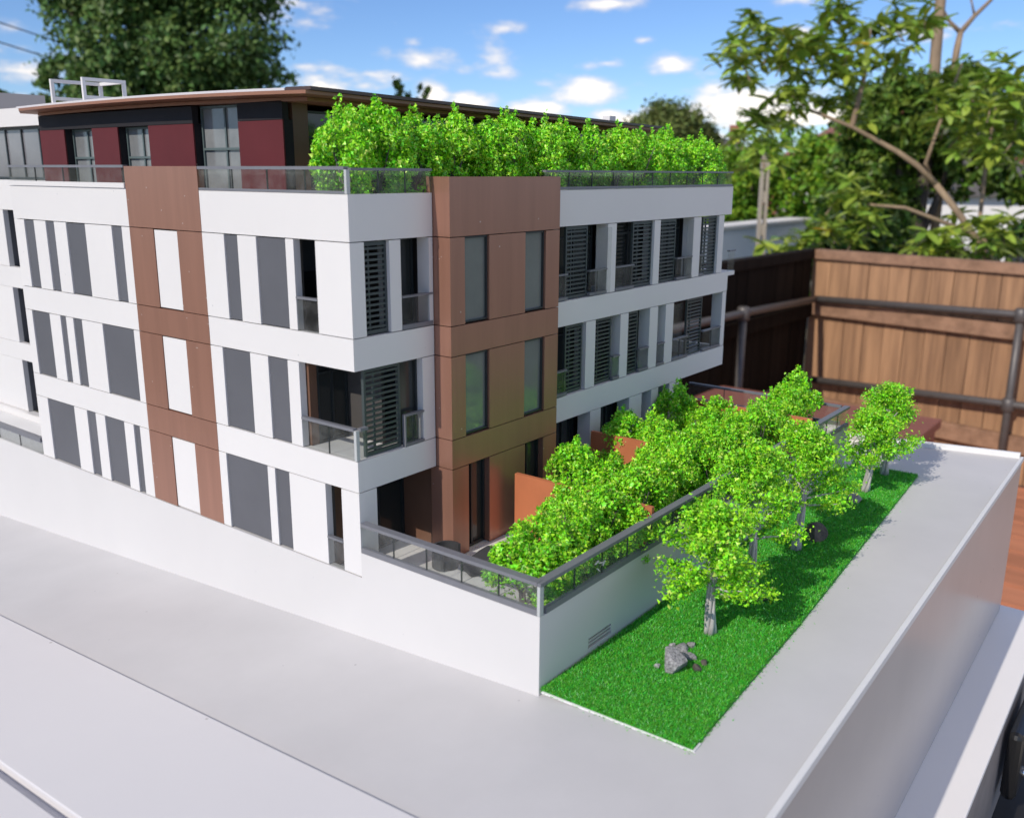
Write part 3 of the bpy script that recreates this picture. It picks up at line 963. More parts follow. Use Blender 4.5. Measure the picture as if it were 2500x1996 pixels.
for yy, xl in ((0.330, 0.0600), (0.362, 0.0540)):
    zb_ = 0.2330
    for xx in (xl, 0.0900):
        bar((xx, yy, zb_), (xx, yy, 0.2548))
    bar((xl - 0.0011, yy, 0.2559), (0.0911, yy, 0.2559))
    bar((xl + 0.0011, yy, 0.2440), (0.0889, yy, 0.2440))
bar((0.0900, 0.3311, 0.2559), (0.0900, 0.3609, 0.2559))
bar((0.0900, 0.3311, 0.2440), (0.0900, 0.3609, 0.2440))
fm.build('roof_frame', 'white_card', B)

# --- podium, terrace wall and its rail
pw = MB()
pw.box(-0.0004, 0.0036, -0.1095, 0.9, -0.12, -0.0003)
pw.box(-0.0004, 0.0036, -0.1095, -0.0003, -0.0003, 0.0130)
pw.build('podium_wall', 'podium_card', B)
pw = MB()
VX0, VX1, VZ0, VZ1 = 0.0384, 0.0581, -0.0186, -0.0133
ym0, ym1 = -0.1094, -0.1056
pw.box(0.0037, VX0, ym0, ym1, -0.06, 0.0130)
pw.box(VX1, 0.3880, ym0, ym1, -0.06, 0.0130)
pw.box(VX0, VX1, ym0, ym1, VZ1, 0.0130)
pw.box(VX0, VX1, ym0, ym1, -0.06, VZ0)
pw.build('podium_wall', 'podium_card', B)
pw = MB()
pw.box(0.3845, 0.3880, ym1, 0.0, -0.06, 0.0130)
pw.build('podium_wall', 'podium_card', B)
vg = MB()
vg.box(VX0, VX1, ym0 + 0.0021, ym0 + 0.0030, VZ0, VZ1)
vent = vg.build('vent_grille', 'dark_frame', B)
for k in (1, 2):
    z = VZ0 + (VZ1 - VZ0) * k / 3
    bx('slat', 'podium_card', vent, VX0 + 0.0001, VX1 - 0.0001, ym0 + 0.0003, ym0 + 0.0020, z - 0.00028, z + 0.00028)
glass_rail(B, 'L', 0, -0.1078, -0.0005, 0.0131, 0.0284, 0.0215, 0.0016, chan=0.0027, barw=0.0042, name='terrace_rail')
glass_rail(B, 'R', -0.1094, 0.0040, 0.3880, 0.0131, 0.0284, 0.0223, 0.0016, chan=0.0027, barw=0.0042, name='terrace_rail')
glass_rail(B, 'L', 0.3848, -0.1040, 0.0210, 0.0131, 0.0284, 0.03, 0.0016, chan=0.0027, barw=0.0030, name='terrace_rail')
fpart('rail_post', 'frosted_acrylic', B, 'L', 0, -0.1094, -0.1079, -0.0003, 0.0024, 0.0131, 0.0268)
bx('rail_corner', 'rail_grey', B, -0.0004, 0.0038, -0.1098, -0.1080, 0.0268, 0.0284)
# terrace floor of separate tiles
bx('floor_bed', 'slate', B, 0.0040, 0.3843, -0.1054, 0.0600, -0.0100, -0.0074)
tw = 0.0238
tile_me = MB().box(0.0002, tw - 0.0002, 0.0002, tw - 0.0002, -0.0008, 0).mesh('floor_tile', 'tile')
for i in range(16):
    for j in range(5):
        o = add('floor_tile', tile_me, B, (0.0042 + i * tw - 0.2, -0.1053 + j * tw - 0.16, -0.0065 + random.uniform(-1, 1) * 0.00006))
bx('floor_tile', 'tile', B, 0.0042, 0.0598, 0.0139, 0.0310, -0.0073, -0.0065)
# rust coloured dividers between the gardens
for x, y1 in ((0.1010, -0.0175), (0.2010, -0.0030), (0.3215, -0.0060)):
    bx('divider_wall', 'rust_board', B, x, x + 0.0026, -0.1050, y1, -0.0064, 0.0315)
# furniture on the terrace
ch = thing('garden_armchair', 'small charcoal tub armchair behind the glass terrace rail', 'armchair', (0.0460, -0.0150, -0.0065))
mbc = MB()
n = 18
ring = []
for k in range(n + 1):
    a = math.radians(-30 + 240 * k / n)
    b = len(mbc.v)
    ca, sa = math.cos(a), math.sin(a)
    for r_, z in ((0.0078, 0.0006), (0.0078, 0.0118), (0.0064, 0.0118), (0.0064, 0.0006)):
        mbc.v.append((0.046 + ca * r_, -0.015 + sa * r_, -0.0065 + z))
    ring.append(b)
for a, b in zip(ring[:-1], ring[1:]):
    for k in range(4):
        mbc.f.append((a + k, b + k, b + (k + 1) % 4, a + (k + 1) % 4))
mbc.f.append(tuple(ring[0] + k for k in range(4)))
mbc.f.append(tuple(ring[-1] + k for k in range(4))[::-1])
mbc.build('backrest', 'charcoal', ch)
MB().tube([(0.046, -0.015, -0.0060), (0.046, -0.015, -0.0012), (0.046, -0.015, -0.0006)], [0.0062, 0.0062, 0.0055], 18).build('seat', 'charcoal', ch)
ls = thing('garden_lounger', 'low charcoal lounger with rounded back on the terrace beside the shrubs', 'lounger', (0.0540, -0.0320, -0.0065))
mbl = MB()
prof = [(-0.010, 0.0), (-0.010, 0.0040), (-0.004, 0.0050), (0.002, 0.0080), (0.007, 0.0098), (0.010, 0.0090), (0.011, 0.0060), (0.011, 0.0)]
b = 0
for yy in (-0.0060, 0.0060):
    for px_, pz_ in prof:
        mbl.v.append((0.054 + px_ * 0.85 + yy * 0.5, -0.032 + yy + px_ * -0.4, -0.0064 + pz_ + 0.0006))
k = len(prof)
for i in range(k):
    j = (i + 1) % k
    mbl.f.append((i, j, k + j, k + i))
mbl.f.append(tuple(range(k))[::-1])
mbl.f.append(tuple(range(k, 2 * k)))
mbl.build('body', 'charcoal', ls, bevel=0.0008)

# ------------------------------------------------------------------ rear wing at the left edge
Wg = thing('building_wing', 'set back white wing of the model with deep dark windows at left edge', 'building model', (0.1, 0.6, 0.0))
XW = 0.043
Y0W, Y1W = 0.330, 0.85
for z0, z1 in ((Z1a + 0.0035, Z1b + 0.0015), (Z2a + 0.0018, Z2b + 0.0022), (Z3a + 0.0015, 0.1875)):
    fpart('wall_band', 'white_card', Wg, 'L', XW, Y0W, Y1W, 0, T, z0, z1)
wz = ((0.0040, Z1a + 0.0035), (Z1b + 0.0015, Z2a + 0.0018), (Z2b + 0.0022, Z3a + 0.0015))
for z0, z1 in wz:
    prev = Y0W
    for a in (0.4211, 0.4990, 0.5800, 0.6600, 0.7400):
        fpart('white_panel', 'white_card', Wg, 'L', XW, prev, a, 0.0002, T, z0 + G, z1 - G)
        glass_window(Wg, 'L', XW, a, a + 0.0180, z0, z1, d=0.010, pane='grey_paint', fw=0.0016)
        jm = MB()
        jm.box(XW + T, XW + 0.011, a + 0.0180, a + 0.0192, z0, z1)
        jm.box(XW + T, XW + 0.011, a - 0.0012, a, z0, z1)
        jm.build('window_reveal', 'grey_paint', Wg)
        prev = a + 0.0180
    fpart('white_panel', 'white_card', Wg, 'L', XW, prev, Y1W, 0.0002, T, z0 + G, z1 - G)
bx('wall_band', 'white_card', Wg, XW - 0.003, XW + T, Y0W, Y1W, -0.004, 0.0038)
bx('wing_core', 'interior', Wg, XW + 0.013, 0.39, Y0W, Y1W, 0.0, 0.1860)
bx('terrace_deck', 'tile', Wg, 0.0042, XW - 0.0032, Y0W, Y1W, -0.004, -0.0015)
glass_rail(Wg, 'L', 0, 0.3275, 0.80, -0.0002, 0.0118, 0.034, 0.0030, barw=0.0032, glass='smoked_acrylic')
bx('terrace_deck', 'tile', Wg, XW + T, 0.39, Y0W, Y1W, 0.1862, 0.1876)
fpart('fascia_or_shade_band', 'white_card', Wg, 'L', 0.041, 0.3500, Y1W, 0, 0.30, 0.2254, 0.2380)
glass_window(Wg, 'L', 0.041, 0.3500, Y1W - 0.03, 0.1880, 0.2250, d=0.006, pane='sky_pane', mull=(0.05, 0.108, 0.162, 0.25, 0.34, 0.43, 0.52, 0.61, 0.7, 0.8, 0.9), fw=0.0016)
bx('penthouse_core', 'interior', Wg, 0.052, 0.33, 0.3520, Y1W - 0.01, 0.1880, 0.2250)
mat('warm_grey', (0.40, 0.37, 0.36), 0.5, var=0.05, vscale=20)
bx('plant_box', 'warm_grey', Wg, 0.0, 0.0915, 0.4500, 0.70, 0.2382, 0.2520)
bx('fascia_return', 'white_card', Wg, 0.0, 0.0405, 0.4520, 0.69, 0.2300, 0.2378)
add_tip = MB().tube([(0.092, 0.43, 0.2383), (0.092, 0.43, 0.2420), (0.092, 0.43, 0.2428)], [0.0012, 0.0012, 0.0006], 8)
add_tip.build('roof_outlet', 'white_card', Wg, smooth=True)


# ------------------------------------------------------------------ foliage tools
def unit(a):
    return a / np.maximum(np.linalg.norm(a, axis=1, keepdims=True), 1e-9)


def flakes(cen, nor, size, rng, sides=7, curl=0.45):
    """crumpled, lobed bits of foliage foam: a fan of triangles round a raised middle"""
    n = len(cen)
    t = unit(np.cross(nor, rng.normal(size=(n, 3))))
    b = np.cross(nor, t)
    V = np.zeros((n, sides + 1, 3))
    V[:, 0] = cen + nor * (size * curl * rng.uniform(-0.6, 1, n))[:, None]
    for k in range(sides):
        a = 2 * np.pi * k / sides + rng.uniform(-0.35, 0.35, n)
        r = size * (rng.uniform(0.75, 1.35, n) if k % 2 else rng.uniform(0.18, 0.75, n))
        V[:, k + 1] = cen + t * (np.cos(a) * r)[:, None] + b * (np.sin(a) * r)[:, None] + nor * (size * rng.uniform(-0.4, 0.4, n))[:, None]
    base_ = (np.arange(n) * (sides + 1))[:, None]
    tris = []
    for k in range(sides):
        tris.append(np.concatenate([base_, base_ + 1 + k, base_ + 1 + (k + 1) % sides], 1))
    return V.reshape(-1, 3), np.stack(tris, 1).reshape(-1, 3)


def leaf_quads(cen, nor, size, rng, aspect=0.5):
    """single pointed leaves, folded along the midrib (4 tris each)"""
    n = len(cen)
    t = unit(np.cross(nor, rng.normal(size=(n, 3))))
    b = np.cross(nor, t)
    s = size[:, None]
    V = np.stack([cen - t * s, cen + b * s * aspect + nor * s * 0.18, cen + t * s - nor * s * 0.25, cen - b * s * aspect + nor * s * 0.18, cen - nor * s * 0.02], 1)
    base_ = (np.arange(n) * 5)[:, None]
    tr = [np.concatenate([base_ + 4, base_ + a, base_ + c], 1) for a, c in ((0, 1), (1, 2), (2, 3), (3, 0))]
    return V.reshape(-1, 3), np.stack(tr, 1).reshape(-1, 3)


def bush_foliage(rng, rx, ry, h, lumps=16, per=46, size=0.0017):
    """sprigs grouped in lumps over an egg shaped volume, ragged at the outline"""
    C_, N_ = [], []
    for i in range(lumps):
        a = rng.uniform(0, 2 * np.pi)
        u = rng.uniform(-0.75, 1)
        s = math.sqrt(max(0.05, 1 - u * u))
        lc = np.array([rx * 0.78 * s * math.cos(a), ry * 0.78 * s * math.sin(a), h * (0.52 + 0.40 * u)])
        lr = rng.uniform(0.26, 0.42) * (rx + ry) / 2
        d = unit(rng.normal(size=(per, 3)) + unit(lc[None] - np.array([[0, 0, h * 0.45]])) * 0.9)
        C_.append(lc + d * (lr * rng.uniform(0.55, 1.15, per))[:, None] * np.array([1, 1, 1.1]))
        N_.append(unit(d + rng.normal(size=(per, 3)) * 0.8))
    for i in range(9):
        a = rng.uniform(0, 2 * np.pi)
        q = rng.uniform(0, 0.75)
        m_ = per // 2
        hh = rng.uniform(0, 1, m_)
        tipz = h * (1.12 - 0.28 * q * q + rng.uniform(-0.06, 0.06))
        c_ = np.stack([rx * q * math.cos(a) * (0.75 + 0.3 * hh), ry * q * math.sin(a) * (0.75 + 0.3 * hh), h * 0.6 + (tipz - h * 0.6) * hh], 1)
        C_.append(c_ + rng.normal(size=(m_, 3)) * (0.0026 * (1.15 - hh))[:, None])
        N_.append(unit(rng.normal(size=(m_, 3)) + np.array([0, 0, 0.5])))
    C_ = np.concatenate(C_)
    N_ = np.concatenate(N_)
    rad_ = np.hypot(C_[:, 0], C_[:, 1])
    keep = (C_[:, 2] > h * 0.12) & ((C_[:, 2] > h * 0.42) | (rad_ < rx * 0.95))
    C_, N_ = C_[keep], N_[keep]
    return flakes(C_, N_, size * rng.uniform(0.6, 1.35, len(C_)), rng)


def wire_stems(rng, h, n=5, r=0.0006, spread=0.010):
    w = MB()
    for k in range(n):
        a = rng.uniform(0, 6.28)
        pts = []
        for i in range(6):
            q = i / 5
            pts.append((math.cos(a) * spread * q ** 1.5 + rng.normal() * 0.0006, math.sin(a) * spread * q ** 1.5 + rng.normal() * 0.0006, h * 0.85 * q))
        w.tube(pts, [r * 1.6, r * 1.4, r * 1.2, r, r * 0.7, r * 0.4], 5)
    return w


# ---- shrubs: a few source shrubs, copied with their parts
protos = []
for i in range(6):
    rng = np.random.default_rng(100 + i)
    vv, tt = bush_foliage(rng, 0.0185, 0.0165, 0.0505, lumps=36, per=150, size=0.00112)
    fm_ = fast_mesh('foliage', vv, tt, 'flake' if i % 3 else 'flake_pale')
    sm_ = wire_stems(rng, 0.050, 6).mesh('stems', 'wire_dark')
    protos.append((fm_, sm_))


def shrub(name, idx, loc, sx, sz, rz, label, group):
    t_ = thing(name, label, 'shrub', loc, rz, group)
    fm_, sm_ = protos[idx % len(protos)]
    for nm, me in (('foliage', fm_), ('stems', sm_)):
        o = bpy.data.objects.new(nm, me)
        COL.objects.link(o)
        o.parent = t_
        o.scale = (sx, sx, sz)
    return t_


ORD = ['first', 'second', 'third', 'fourth', 'fifth', 'sixth', 'seventh', 'eighth', 'ninth', 'tenth', 'eleventh', 'twelfth', 'thirteenth', 'fourteenth']
hx = [(.0215, .2262), (.0420, .2268), (.0700, .2246), (.0951, .2262), (.1210, .2228), (.1453, .2266), (.1714, .2268), (.1970, .2244), (.2279, .2250), (.2600, .2250), (.2911, .2242), (.3298, .2250), (.3700, .2235), (.4010 - 0.012, .2190)]
rng = np.random.default_rng(9)
for i, (x, zt) in enumerate(hx):
    if i == 0:
        lab = 'bright green roof terrace shrub at the near left end of the hedge'
    elif i == len(hx) - 1:
        lab = 'bright green roof terrace shrub at the far right end of the hedge'
    else:
        lab = 'bright green roof terrace shrub, %s from the left in the hedge' % ORD[i]
    shrub('hedge_shrub', i, (x, 0.0215 + rng.uniform(-0.003, 0.003), 0.1721), 0.90 + rng.uniform(-0.05, 0.08), (zt - 0.1721) / 0.0545, rng.uniform(0, 6), lab, 'shrubs of the roof terrace hedge')
gs = [(.0225, -.0842, .0410, 'nearest garden shrub tucked in the glass rail corner'),
      (.0400, -.0862, .0430, 'garden shrub second from the rail corner along the glass rail'),
      (.0610, -.0860, .0430, 'garden shrub in front of the near rust divider, third along the rail'),
      (.0830, -.0865, .0440, 'garden shrub leaning on the near rust divider, fourth along the rail'),
      (.0930, -.0620, .0400, 'garden shrub pressed against the middle of the near rust divider'),
      (.1920, -.0600, .0420, 'garden shrub against the middle of the second rust divider'),
      (.2650, -.0560, .0440, 'garden shrub in the middle of the third garden away from the rail'),
      (.0945, -.0950, .0340, 'small garden shrub at the rail end of the near rust divider'),
      (.1945, -.0940, .0370, 'small garden shrub at the rail end of the second rust divider'),
      (.1210, -.0840, .0430, 'garden shrub just beyond the outer end of the near rust divider'),
      (.1440, -.0790, .0470, 'garden shrub by the rail midway between the two rust dividers'),
      (.1280, -.0400, .0470, 'tall garden shrub behind the near rust divider, close to the brown bay'),
      (.1300, -.0660, .0440, 'garden shrub between the tall one behind the divider and the rail'),
      (.1700, -.0800, .0450, 'garden shrub by the rail just before the second rust divider'),
      (.1930, -.0770, .0480, 'garden shrub touching the second rust divider by the rail'),
      (.2230, -.0810, .0430, 'garden shrub by the rail just beyond the second rust divider'),
      (.2250, -.0380, .0450, 'garden shrub standing behind the second rust divider in sunlight'),
      (.2160, -.0190, .0440, 'small garden shrub close to the facade behind the second rust divider'),
      (.2960, -.0140, .0480, 'dark green garden shrub in the shade of the far facade'),
      (.2540, -.0790, .0450, 'garden shrub by the rail in the middle of the third garden'),
      (.2850, -.0520, .0450, 'round garden shrub in front of the far rust divider'),
      (.2860, -.0810, .0440, 'garden shrub by the rail before the far rust divider'),
      (.3120, -.0780, .0450, 'garden shrub by the rail touching the far rust divider'),
      (.3450, -.0760, .0470, 'garden shrub beyond the far rust divider'),
      (.3700, -.0740, .0530, 'tallest garden shrub at the far end of the terrace')]
for i, (x, y, zt, lab) in enumerate(gs):
    shrub('garden_shrub', i + 2, (x, y, -0.0064), 0.90 + rng.uniform(-0.06, 0.10), (zt + 0.0064) / 0.0540, rng.uniform(0, 6), lab, 'shrubs in the terrace gardens')

# ---- lawn
ZG = -0.0212
LAWN = [(0.0006, -0.1100), (0.0029, -0.1812), (0.1264, -0.1756), (0.4110, -0.1570), (0.4110, -0.1100)]
ls_ = MB().prism(LAWN, PZ + 0.00005, ZG)
tag(ls_.build('lawn_base', 'grass_mat'), 'green flocked mat glued on the card below the turf', None, None, 'structure')
MB().prism([(-0.0002, -0.1108), (0.0024, -0.1822), (0.0090, -0.1818), (0.0040, -0.1108)], PZ - 0.0002, ZG - 0.0004).build('lawn_edging', 'white_edge')
tag(bpy.data.objects['lawn_edging'], 'thin white card edge under the front of the lawn', None, None, 'structure')
rng = np.random.default_rng(21)


def in_lawn(x, y):
    lo = np.interp(x, [0.0006, 0.0029, 0.1264, 0.4110], [-0.1812, -0.1812, -0.1756, -0.1570])
    return (y > lo + 0.0002) & (y < -0.1100) & (x > 0.0006 + (-0.11 - y) * 0.032)


n = 250000
# denser near the camera
x = 0.411 * rng.uniform(0, 1, n) ** 1.35
y = rng.uniform(-0.183, -0.1098, n)
ok = in_lawn(x + rng.normal(size=n) * 0.0005, y + rng.normal(size=n) * 0.0006)
x, y = x[ok], y[ok]
n = len(x)
nf = 420
fx = rng.uniform(0.0, 0.411, nf)
fy = np.interp(fx, [0.0029, 0.1264, 0.4110], [-0.1812, -0.1756, -0.1570]) - np.abs(rng.normal(size=nf)) ** 2.2 * 0.0009
x = np.concatenate([x, fx, 0.0024 - np.abs(rng.normal(size=200)) ** 2 * 0.0006])
y = np.concatenate([y, fy, rng.uniform(-0.181, -0.111, 200)])
n = len(x)
hgt = rng.uniform(0.0006, 0.0017, n)
ang = rng.uniform(0, 2 * np.pi, n)
wd = rng.uniform(0.00013, 0.00030, n)
lean = rng.normal(size=(n, 2)) * 0.0008
zb0 = np.where(in_lawn(x, y), ZG - 0.0001, PZ + 0.00005)
hgt = np.where(in_lawn(x, y), hgt, hgt * 0.4)
p0 = np.stack([x - np.cos(ang) * wd, y - np.sin(ang) * wd, zb0], 1)
p1 = np.stack([x + np.cos(ang) * wd, y + np.sin(ang) * wd, zb0], 1)
p2 = np.stack([x + lean[:, 0], y + lean[:, 1], zb0 + hgt], 1)
V = np.stack([p0, p1, p2], 1).reshape(-1, 3)
tag(add('lawn_grass', fast_mesh('lawn_grass', V, np.arange(3 * n).reshape(-1, 3), 'grass')), 'short bright green model turf beside the white terrace wall', 'grass', None, 'stuff')


# ---- model trees on the lawn
def lawn_tree(x, y, ztop, seed, label, reach, mat_name='flake_pale', nb=18, size=0.00115, first=0.19, boughs=()):
    rng = np.random.default_rng(seed)
    t_ = thing('model_tree', label, 'model tree', (x, y, ZG), 0, 'twisted wire trees on the lawn')
    H = ztop - ZG
    tr = MB()
    lean = rng.normal(size=2) * 0.0025
    cx = lambda q: lean[0] * math.sin(q * 3.0) + lean[0] * q
    cy = lambda q: lean[1] * math.sin(q * 2.6)
    # twisted strands
    for s_ in range(5):
        pts, rad = [], []
        for i in range(15):
            q = i / 14
            a = s_ * 2 * math.pi / 5 + q * 4.2
            rr = 0.00165 * (1 - q) ** 0.8 + 0.0002
            pts.append((cx(q) + math.cos(a) * rr, cy(q) + math.sin(a) * rr, H * 0.93 * q))
            rad.append(max(0.0013 * (1 - q * 0.82), 0.0003))
        rad[0] *= 1.35
        tr.tube(pts, rad, 7)
    trunk = tr.build('trunk', 'wire_bark', None, smooth=True)
    trunk.parent = t_
    br = MB()
    C_, N_ = [], []
    for k in range(-len(boughs), nb):
        kk = k
        k = max(k, 0)
        q0 = first + (0.93 - first) * (k / (nb - 1)) ** 0.9
        a = k * 2.4 + rng.uniform(-0.4, 0.4)
        span = reach * (1 - 0.70 * ((q0 - first) / (1 - first)) ** 1.15) * rng.uniform(0.66, 1.1)
        rise = H * rng.uniform(0.07, 0.24) * min(1.0, (1.0 - q0) * 1.6)
        if kk < 0:
            q0, a, span = boughs[-kk - 1]
            rise = H * 0.04
        droop = rng.uniform(0.0, 0.5)
        pts = []
        for i in range(7):
            q = i / 6
            pts.append(np.array([cx(q0) + math.cos(a + 0.35 * q) * span * q, cy(q0) + math.sin(a + 0.35 * q) * span * q, H * q0 + rise * (1.6 * q - droop * q * q) + rng.normal() * 0.0003]))
        br.tube([tuple(p) for p in pts], [0.00075, 0.0007, 0.0006, 0.0005, 0.0004, 0.0003, 0.0002], 5)
        P_ = np.array(pts)
        for i in range(1, 7):
            m_ = int(70 * (1.3 if i > 4 else 1))
            if i <= 2: m_ = 8 * i if q0 < 0.72 else 50
            c_ = P_[i] + rng.normal(size=(m_, 3)) * np.array([0.0024, 0.0024, 0.0022]) * (0.8 + 0.35 * i / 6)
            C_.append(c_)
            N_.append(unit(rng.normal(size=(m_, 3)) + np.array([0, 0, 0.7])))
    for k in range(6):
        q0 = rng.uniform(0.40, 0.60)
        a = rng.uniform(0, 6.28)
        ln = rng.uniform(0.008, 0.013)
        br.tube([(cx(q0), cy(q0), H * q0), (cx(q0) + math.cos(a) * ln * .3, cy(q0) + math.sin(a) * ln * .3, H * q0 + ln * .5), (cx(q0) + math.cos(a) * ln * .75, cy(q0) + math.sin(a) * ln * .75, H * q0 + ln)], [0.0008, 0.0006, 0.0003], 5)
    top = np.array([cx(0.95), cy(0.95), H * 0.95])
    c_ = top + rng.normal(size=(220, 3)) * np.array([0.0028, 0.0028, 0.0032])
    C_.append(c_)
    N_.append(unit(rng.normal(size=(220, 3)) + np.array([0, 0, 0.7])))
    for i in range(9):
        q = 0.58 + 0.42 * i / 8
        c_ = np.array([cx(q), cy(q), H * q * 0.97]) + rng.normal(size=(36, 3)) * np.array([0.0042, 0.0042, 0.0022]) * (1.25 - 0.75 * (q - 0.58) / 0.42)
        C_.append(c_)
        N_.append(unit(rng.normal(size=(36, 3)) + np.array([0, 0, 0.5])))
    b_ = br.build('branches', 'wire_bark', None, smooth=True)
    b_.parent = t_
    C_ = np.concatenate(C_)
    N_ = np.concatenate(N_)
    C_[:, 2] = np.minimum(C_[:, 2], H * 1.0)
    vv, tt = flakes(C_, N_, size * rng.uniform(0.5, 1.3, len(C_)), rng)
    add('foliage', fast_mesh('foliage', vv, tt, mat_name), t_)
    gl_ = MB().tube([(0.0003, -0.0002, 0.0002), (0.0003, -0.0002, 0.0009)], [0.0030, 0.0024], 10).build('root_glue', 'yellow_glue', None, smooth=True)
    gl_.parent = t_
    return t_


lawn_tree(.0924, -.1446, .0462, 31, 'nearest model tree with pale twisted trunk in front on the lawn', 0.0270, first=0.34, boughs=((.30, -1.35, .027), (.34, -.75, .030), (.38, -.2, .026), (.42, 2.6, .030), (.46, 1.9, .022), (.36, -2.0, .021)))
lawn_tree(.1500, -.1405, .0620, 47, 'model tree behind the nearest tree, dark rock beside it', 0.0235, first=0.36, boughs=((.36, -1.2, .025), (.42, -.5, .024)))
lawn_tree(.2174, -.1385, .0570, 53, 'middle model tree with a brown rock at its foot', 0.0240, first=0.34, boughs=((.42, -1.0, .032), (.50, -.7, .034), (.36, -1.6, .022)))
t4 = lawn_tree(.3488, -.1378, .0390, 61, 'low model tree with a white tuft in its crown near the far end', 0.0270)
lawn_tree(.3953, -.1370, .0490, 72, 'farthest model tree shading the pavement at the lawn end', 0.0270, mat_name='flake')
vv, tt = flakes(np.array([0.3269 - .3488, -.1346 + .1378, 0.0206 - ZG]) + np.random.default_rng(3).normal(size=(70, 3)) * 0.0016, unit(np.random.default_rng(4).normal(size=(70, 3))), np.full(70, 0.0013), np.random.default_rng(5))
add('white_tuft', fast_mesh('white_tuft', vv, tt, 'tuft'), t4)


# ---- rocks
def rock(x, y, r, seed, label, material='stone', squash=(1, 1, 0.75), z=ZG, group='rocks on the lawn'):
    rng = np.random.default_rng(seed)
    import bmesh
    bm = bmesh.new()
    bmesh.ops.create_icosphere(bm, subdivisions=3, radius=1.0)
    planes = unit(rng.normal(size=(10, 3)))
    offs = rng.uniform(0.50, 0.72, 10)
    ph = rng.uniform(0, 6, 6)
    for v_ in bm.verts:
        c = np.array(v_.co)
        for pn, of in zip(planes, offs):
            d = c @ pn
            if d > of:
                c = c - pn * (d - of)
        c = c * (1 + 0.015 * math.sin(7 * c[0] + ph[0]) * math.sin(6 * c[1] + ph[1]) + 0.008 * math.sin(15 * c[2] + ph[2]))
        v_.co = (c[0] * r * squash[0], c[1] * r * squash[1], c[2] * r * squash[2] + r * squash[2] * 0.42)
    me = bpy.data.meshes.new('rock')
    bm.to_mesh(me)
    bm.free()
    me.materials.append(MATS[material])
    o = add('rock', me, None, (x, y, z), (0, 0, rng.uniform(0, 6)))
    return tag(o, label, 'rock', group)


rock(.0530, -.1465, .0088, 1, 'largest grey rock lying alone on the near lawn', squash=(1.0, 0.9, 0.85))
rock(.0680, -.1418, .0050, 2, 'flat grey stone behind the largest rock', squash=(1.1, 0.9, 0.55))
rock(.0742, -.1440, .0026, 3, 'small grey stone touching the flat stone on its far side')
rock(.0640, -.1480, .0034, 4, 'grey stone between the flat stone and the pebbles, beside the largest rock', squash=(1.2, .8, .7))
rock(.0690, -.1370, .0021, 5, 'small stone on the terrace side of the flat grey stone')
rock(.0575, -.1550, .0029, 6, 'dark pebble lying right of the largest rock', 'stone_dark')
rock(.0630, -.1562, .0024, 7, 'smaller dark pebble farthest right in the near rock group', 'stone_dark')
rock(.0480, -.1402, .0022, 8, 'tiny stone leaning on the wall side of the largest rock')
rock(.1380, -.1462, .0078, 9, 'dark rock in the shade under the nearest trees', 'stone_dark', (1.1, .9, .7))
rock(.2430, -.1400, .0092, 10, 'brown rock beside the trunk of the middle tree', 'stone_dark', (1.1, .9, .75))
rock(.3235, -.1390, .0058, 12, 'pale stacked rock before the far pair of trees', 'stone_pale', (1, 1, 1.05))
# splinters of straw on the garden side of the rail
for i, (xx, zz, ax) in enumerate(((.0440, .0226, .4), (.0475, .0214, -.3), (.0500, .0205, .9), (.0455, .0185, -.9))):
    mbs = MB().beam((xx - 0.0016 * math.cos(ax), -0.1091, zz - 0.0012 * math.sin(ax)), (xx + 0.0016 * math.cos(ax), -0.1091, zz + 0.0012 * math.sin(ax)), 0.0004, 0.0007, up=(0, 1, 0))
    o = mbs.build('straw_chip', 'shell_bit')
    tag(o, ('pale straw chip stuck to the rail glass, nearest the corner and middle height', 'pale straw chip on the rail glass, second from the corner', 'pale straw chip on the rail glass, farthest from the corner', 'pale straw chip on the rail glass, lowest of the four')[i], 'chip', 'straw chips stuck to the rail glass')

# ------------------------------------------------------------------ garden around: deck, fence, rail, wall
DZ = -1.305
gnd = MB()
gnd.v = [(-400, -400, -1.62), (400, -400, -1.62), (400, 400, -1.62), (-400, 400, -1.62)]
gnd.f = [(0, 1, 2, 3)]
tag(gnd.build('ground', 'earth'), 'bare earth ground of the gardens', None, None, 'structure')
mat('bounce_pale', (0.60, 0.54, 0.45), 0.8, var=0.12, vscale=1.5)  # pale warm tone chosen for the light it bounces
tag(MB().box(-9, 4.6, -9, -0.9, -1.6, -1.33).build('bounce_slab', 'bounce_pale'), 'added pale slab beside the deck, out of view, for bounce light', None, None, 'structure')  # unseen slab, added to bounce warm light onto the shaded faces
deck = thing('timber_deck', 'red brown timber deck of wide boards below the table', 'deck', (2, 0, DZ))
deck['kind'] = 'structure'
bw = 0.185
board_me = MB().box(0.014, bw - 0.014, -0.89, 1.70, -0.028, 0).mesh('deck_board', 'deck_wood')
for i in range(34):
    add('deck_board', board_me, deck, (-1.6 + i * bw - 2, random.uniform(-0.01, 0.01), random.uniform(-0.002, 0.002)))
bx('deck_frame', 'deck_wood', deck, -1.6, 4.68, -0.88, 1.65, DZ - 0.30, DZ - 0.031)


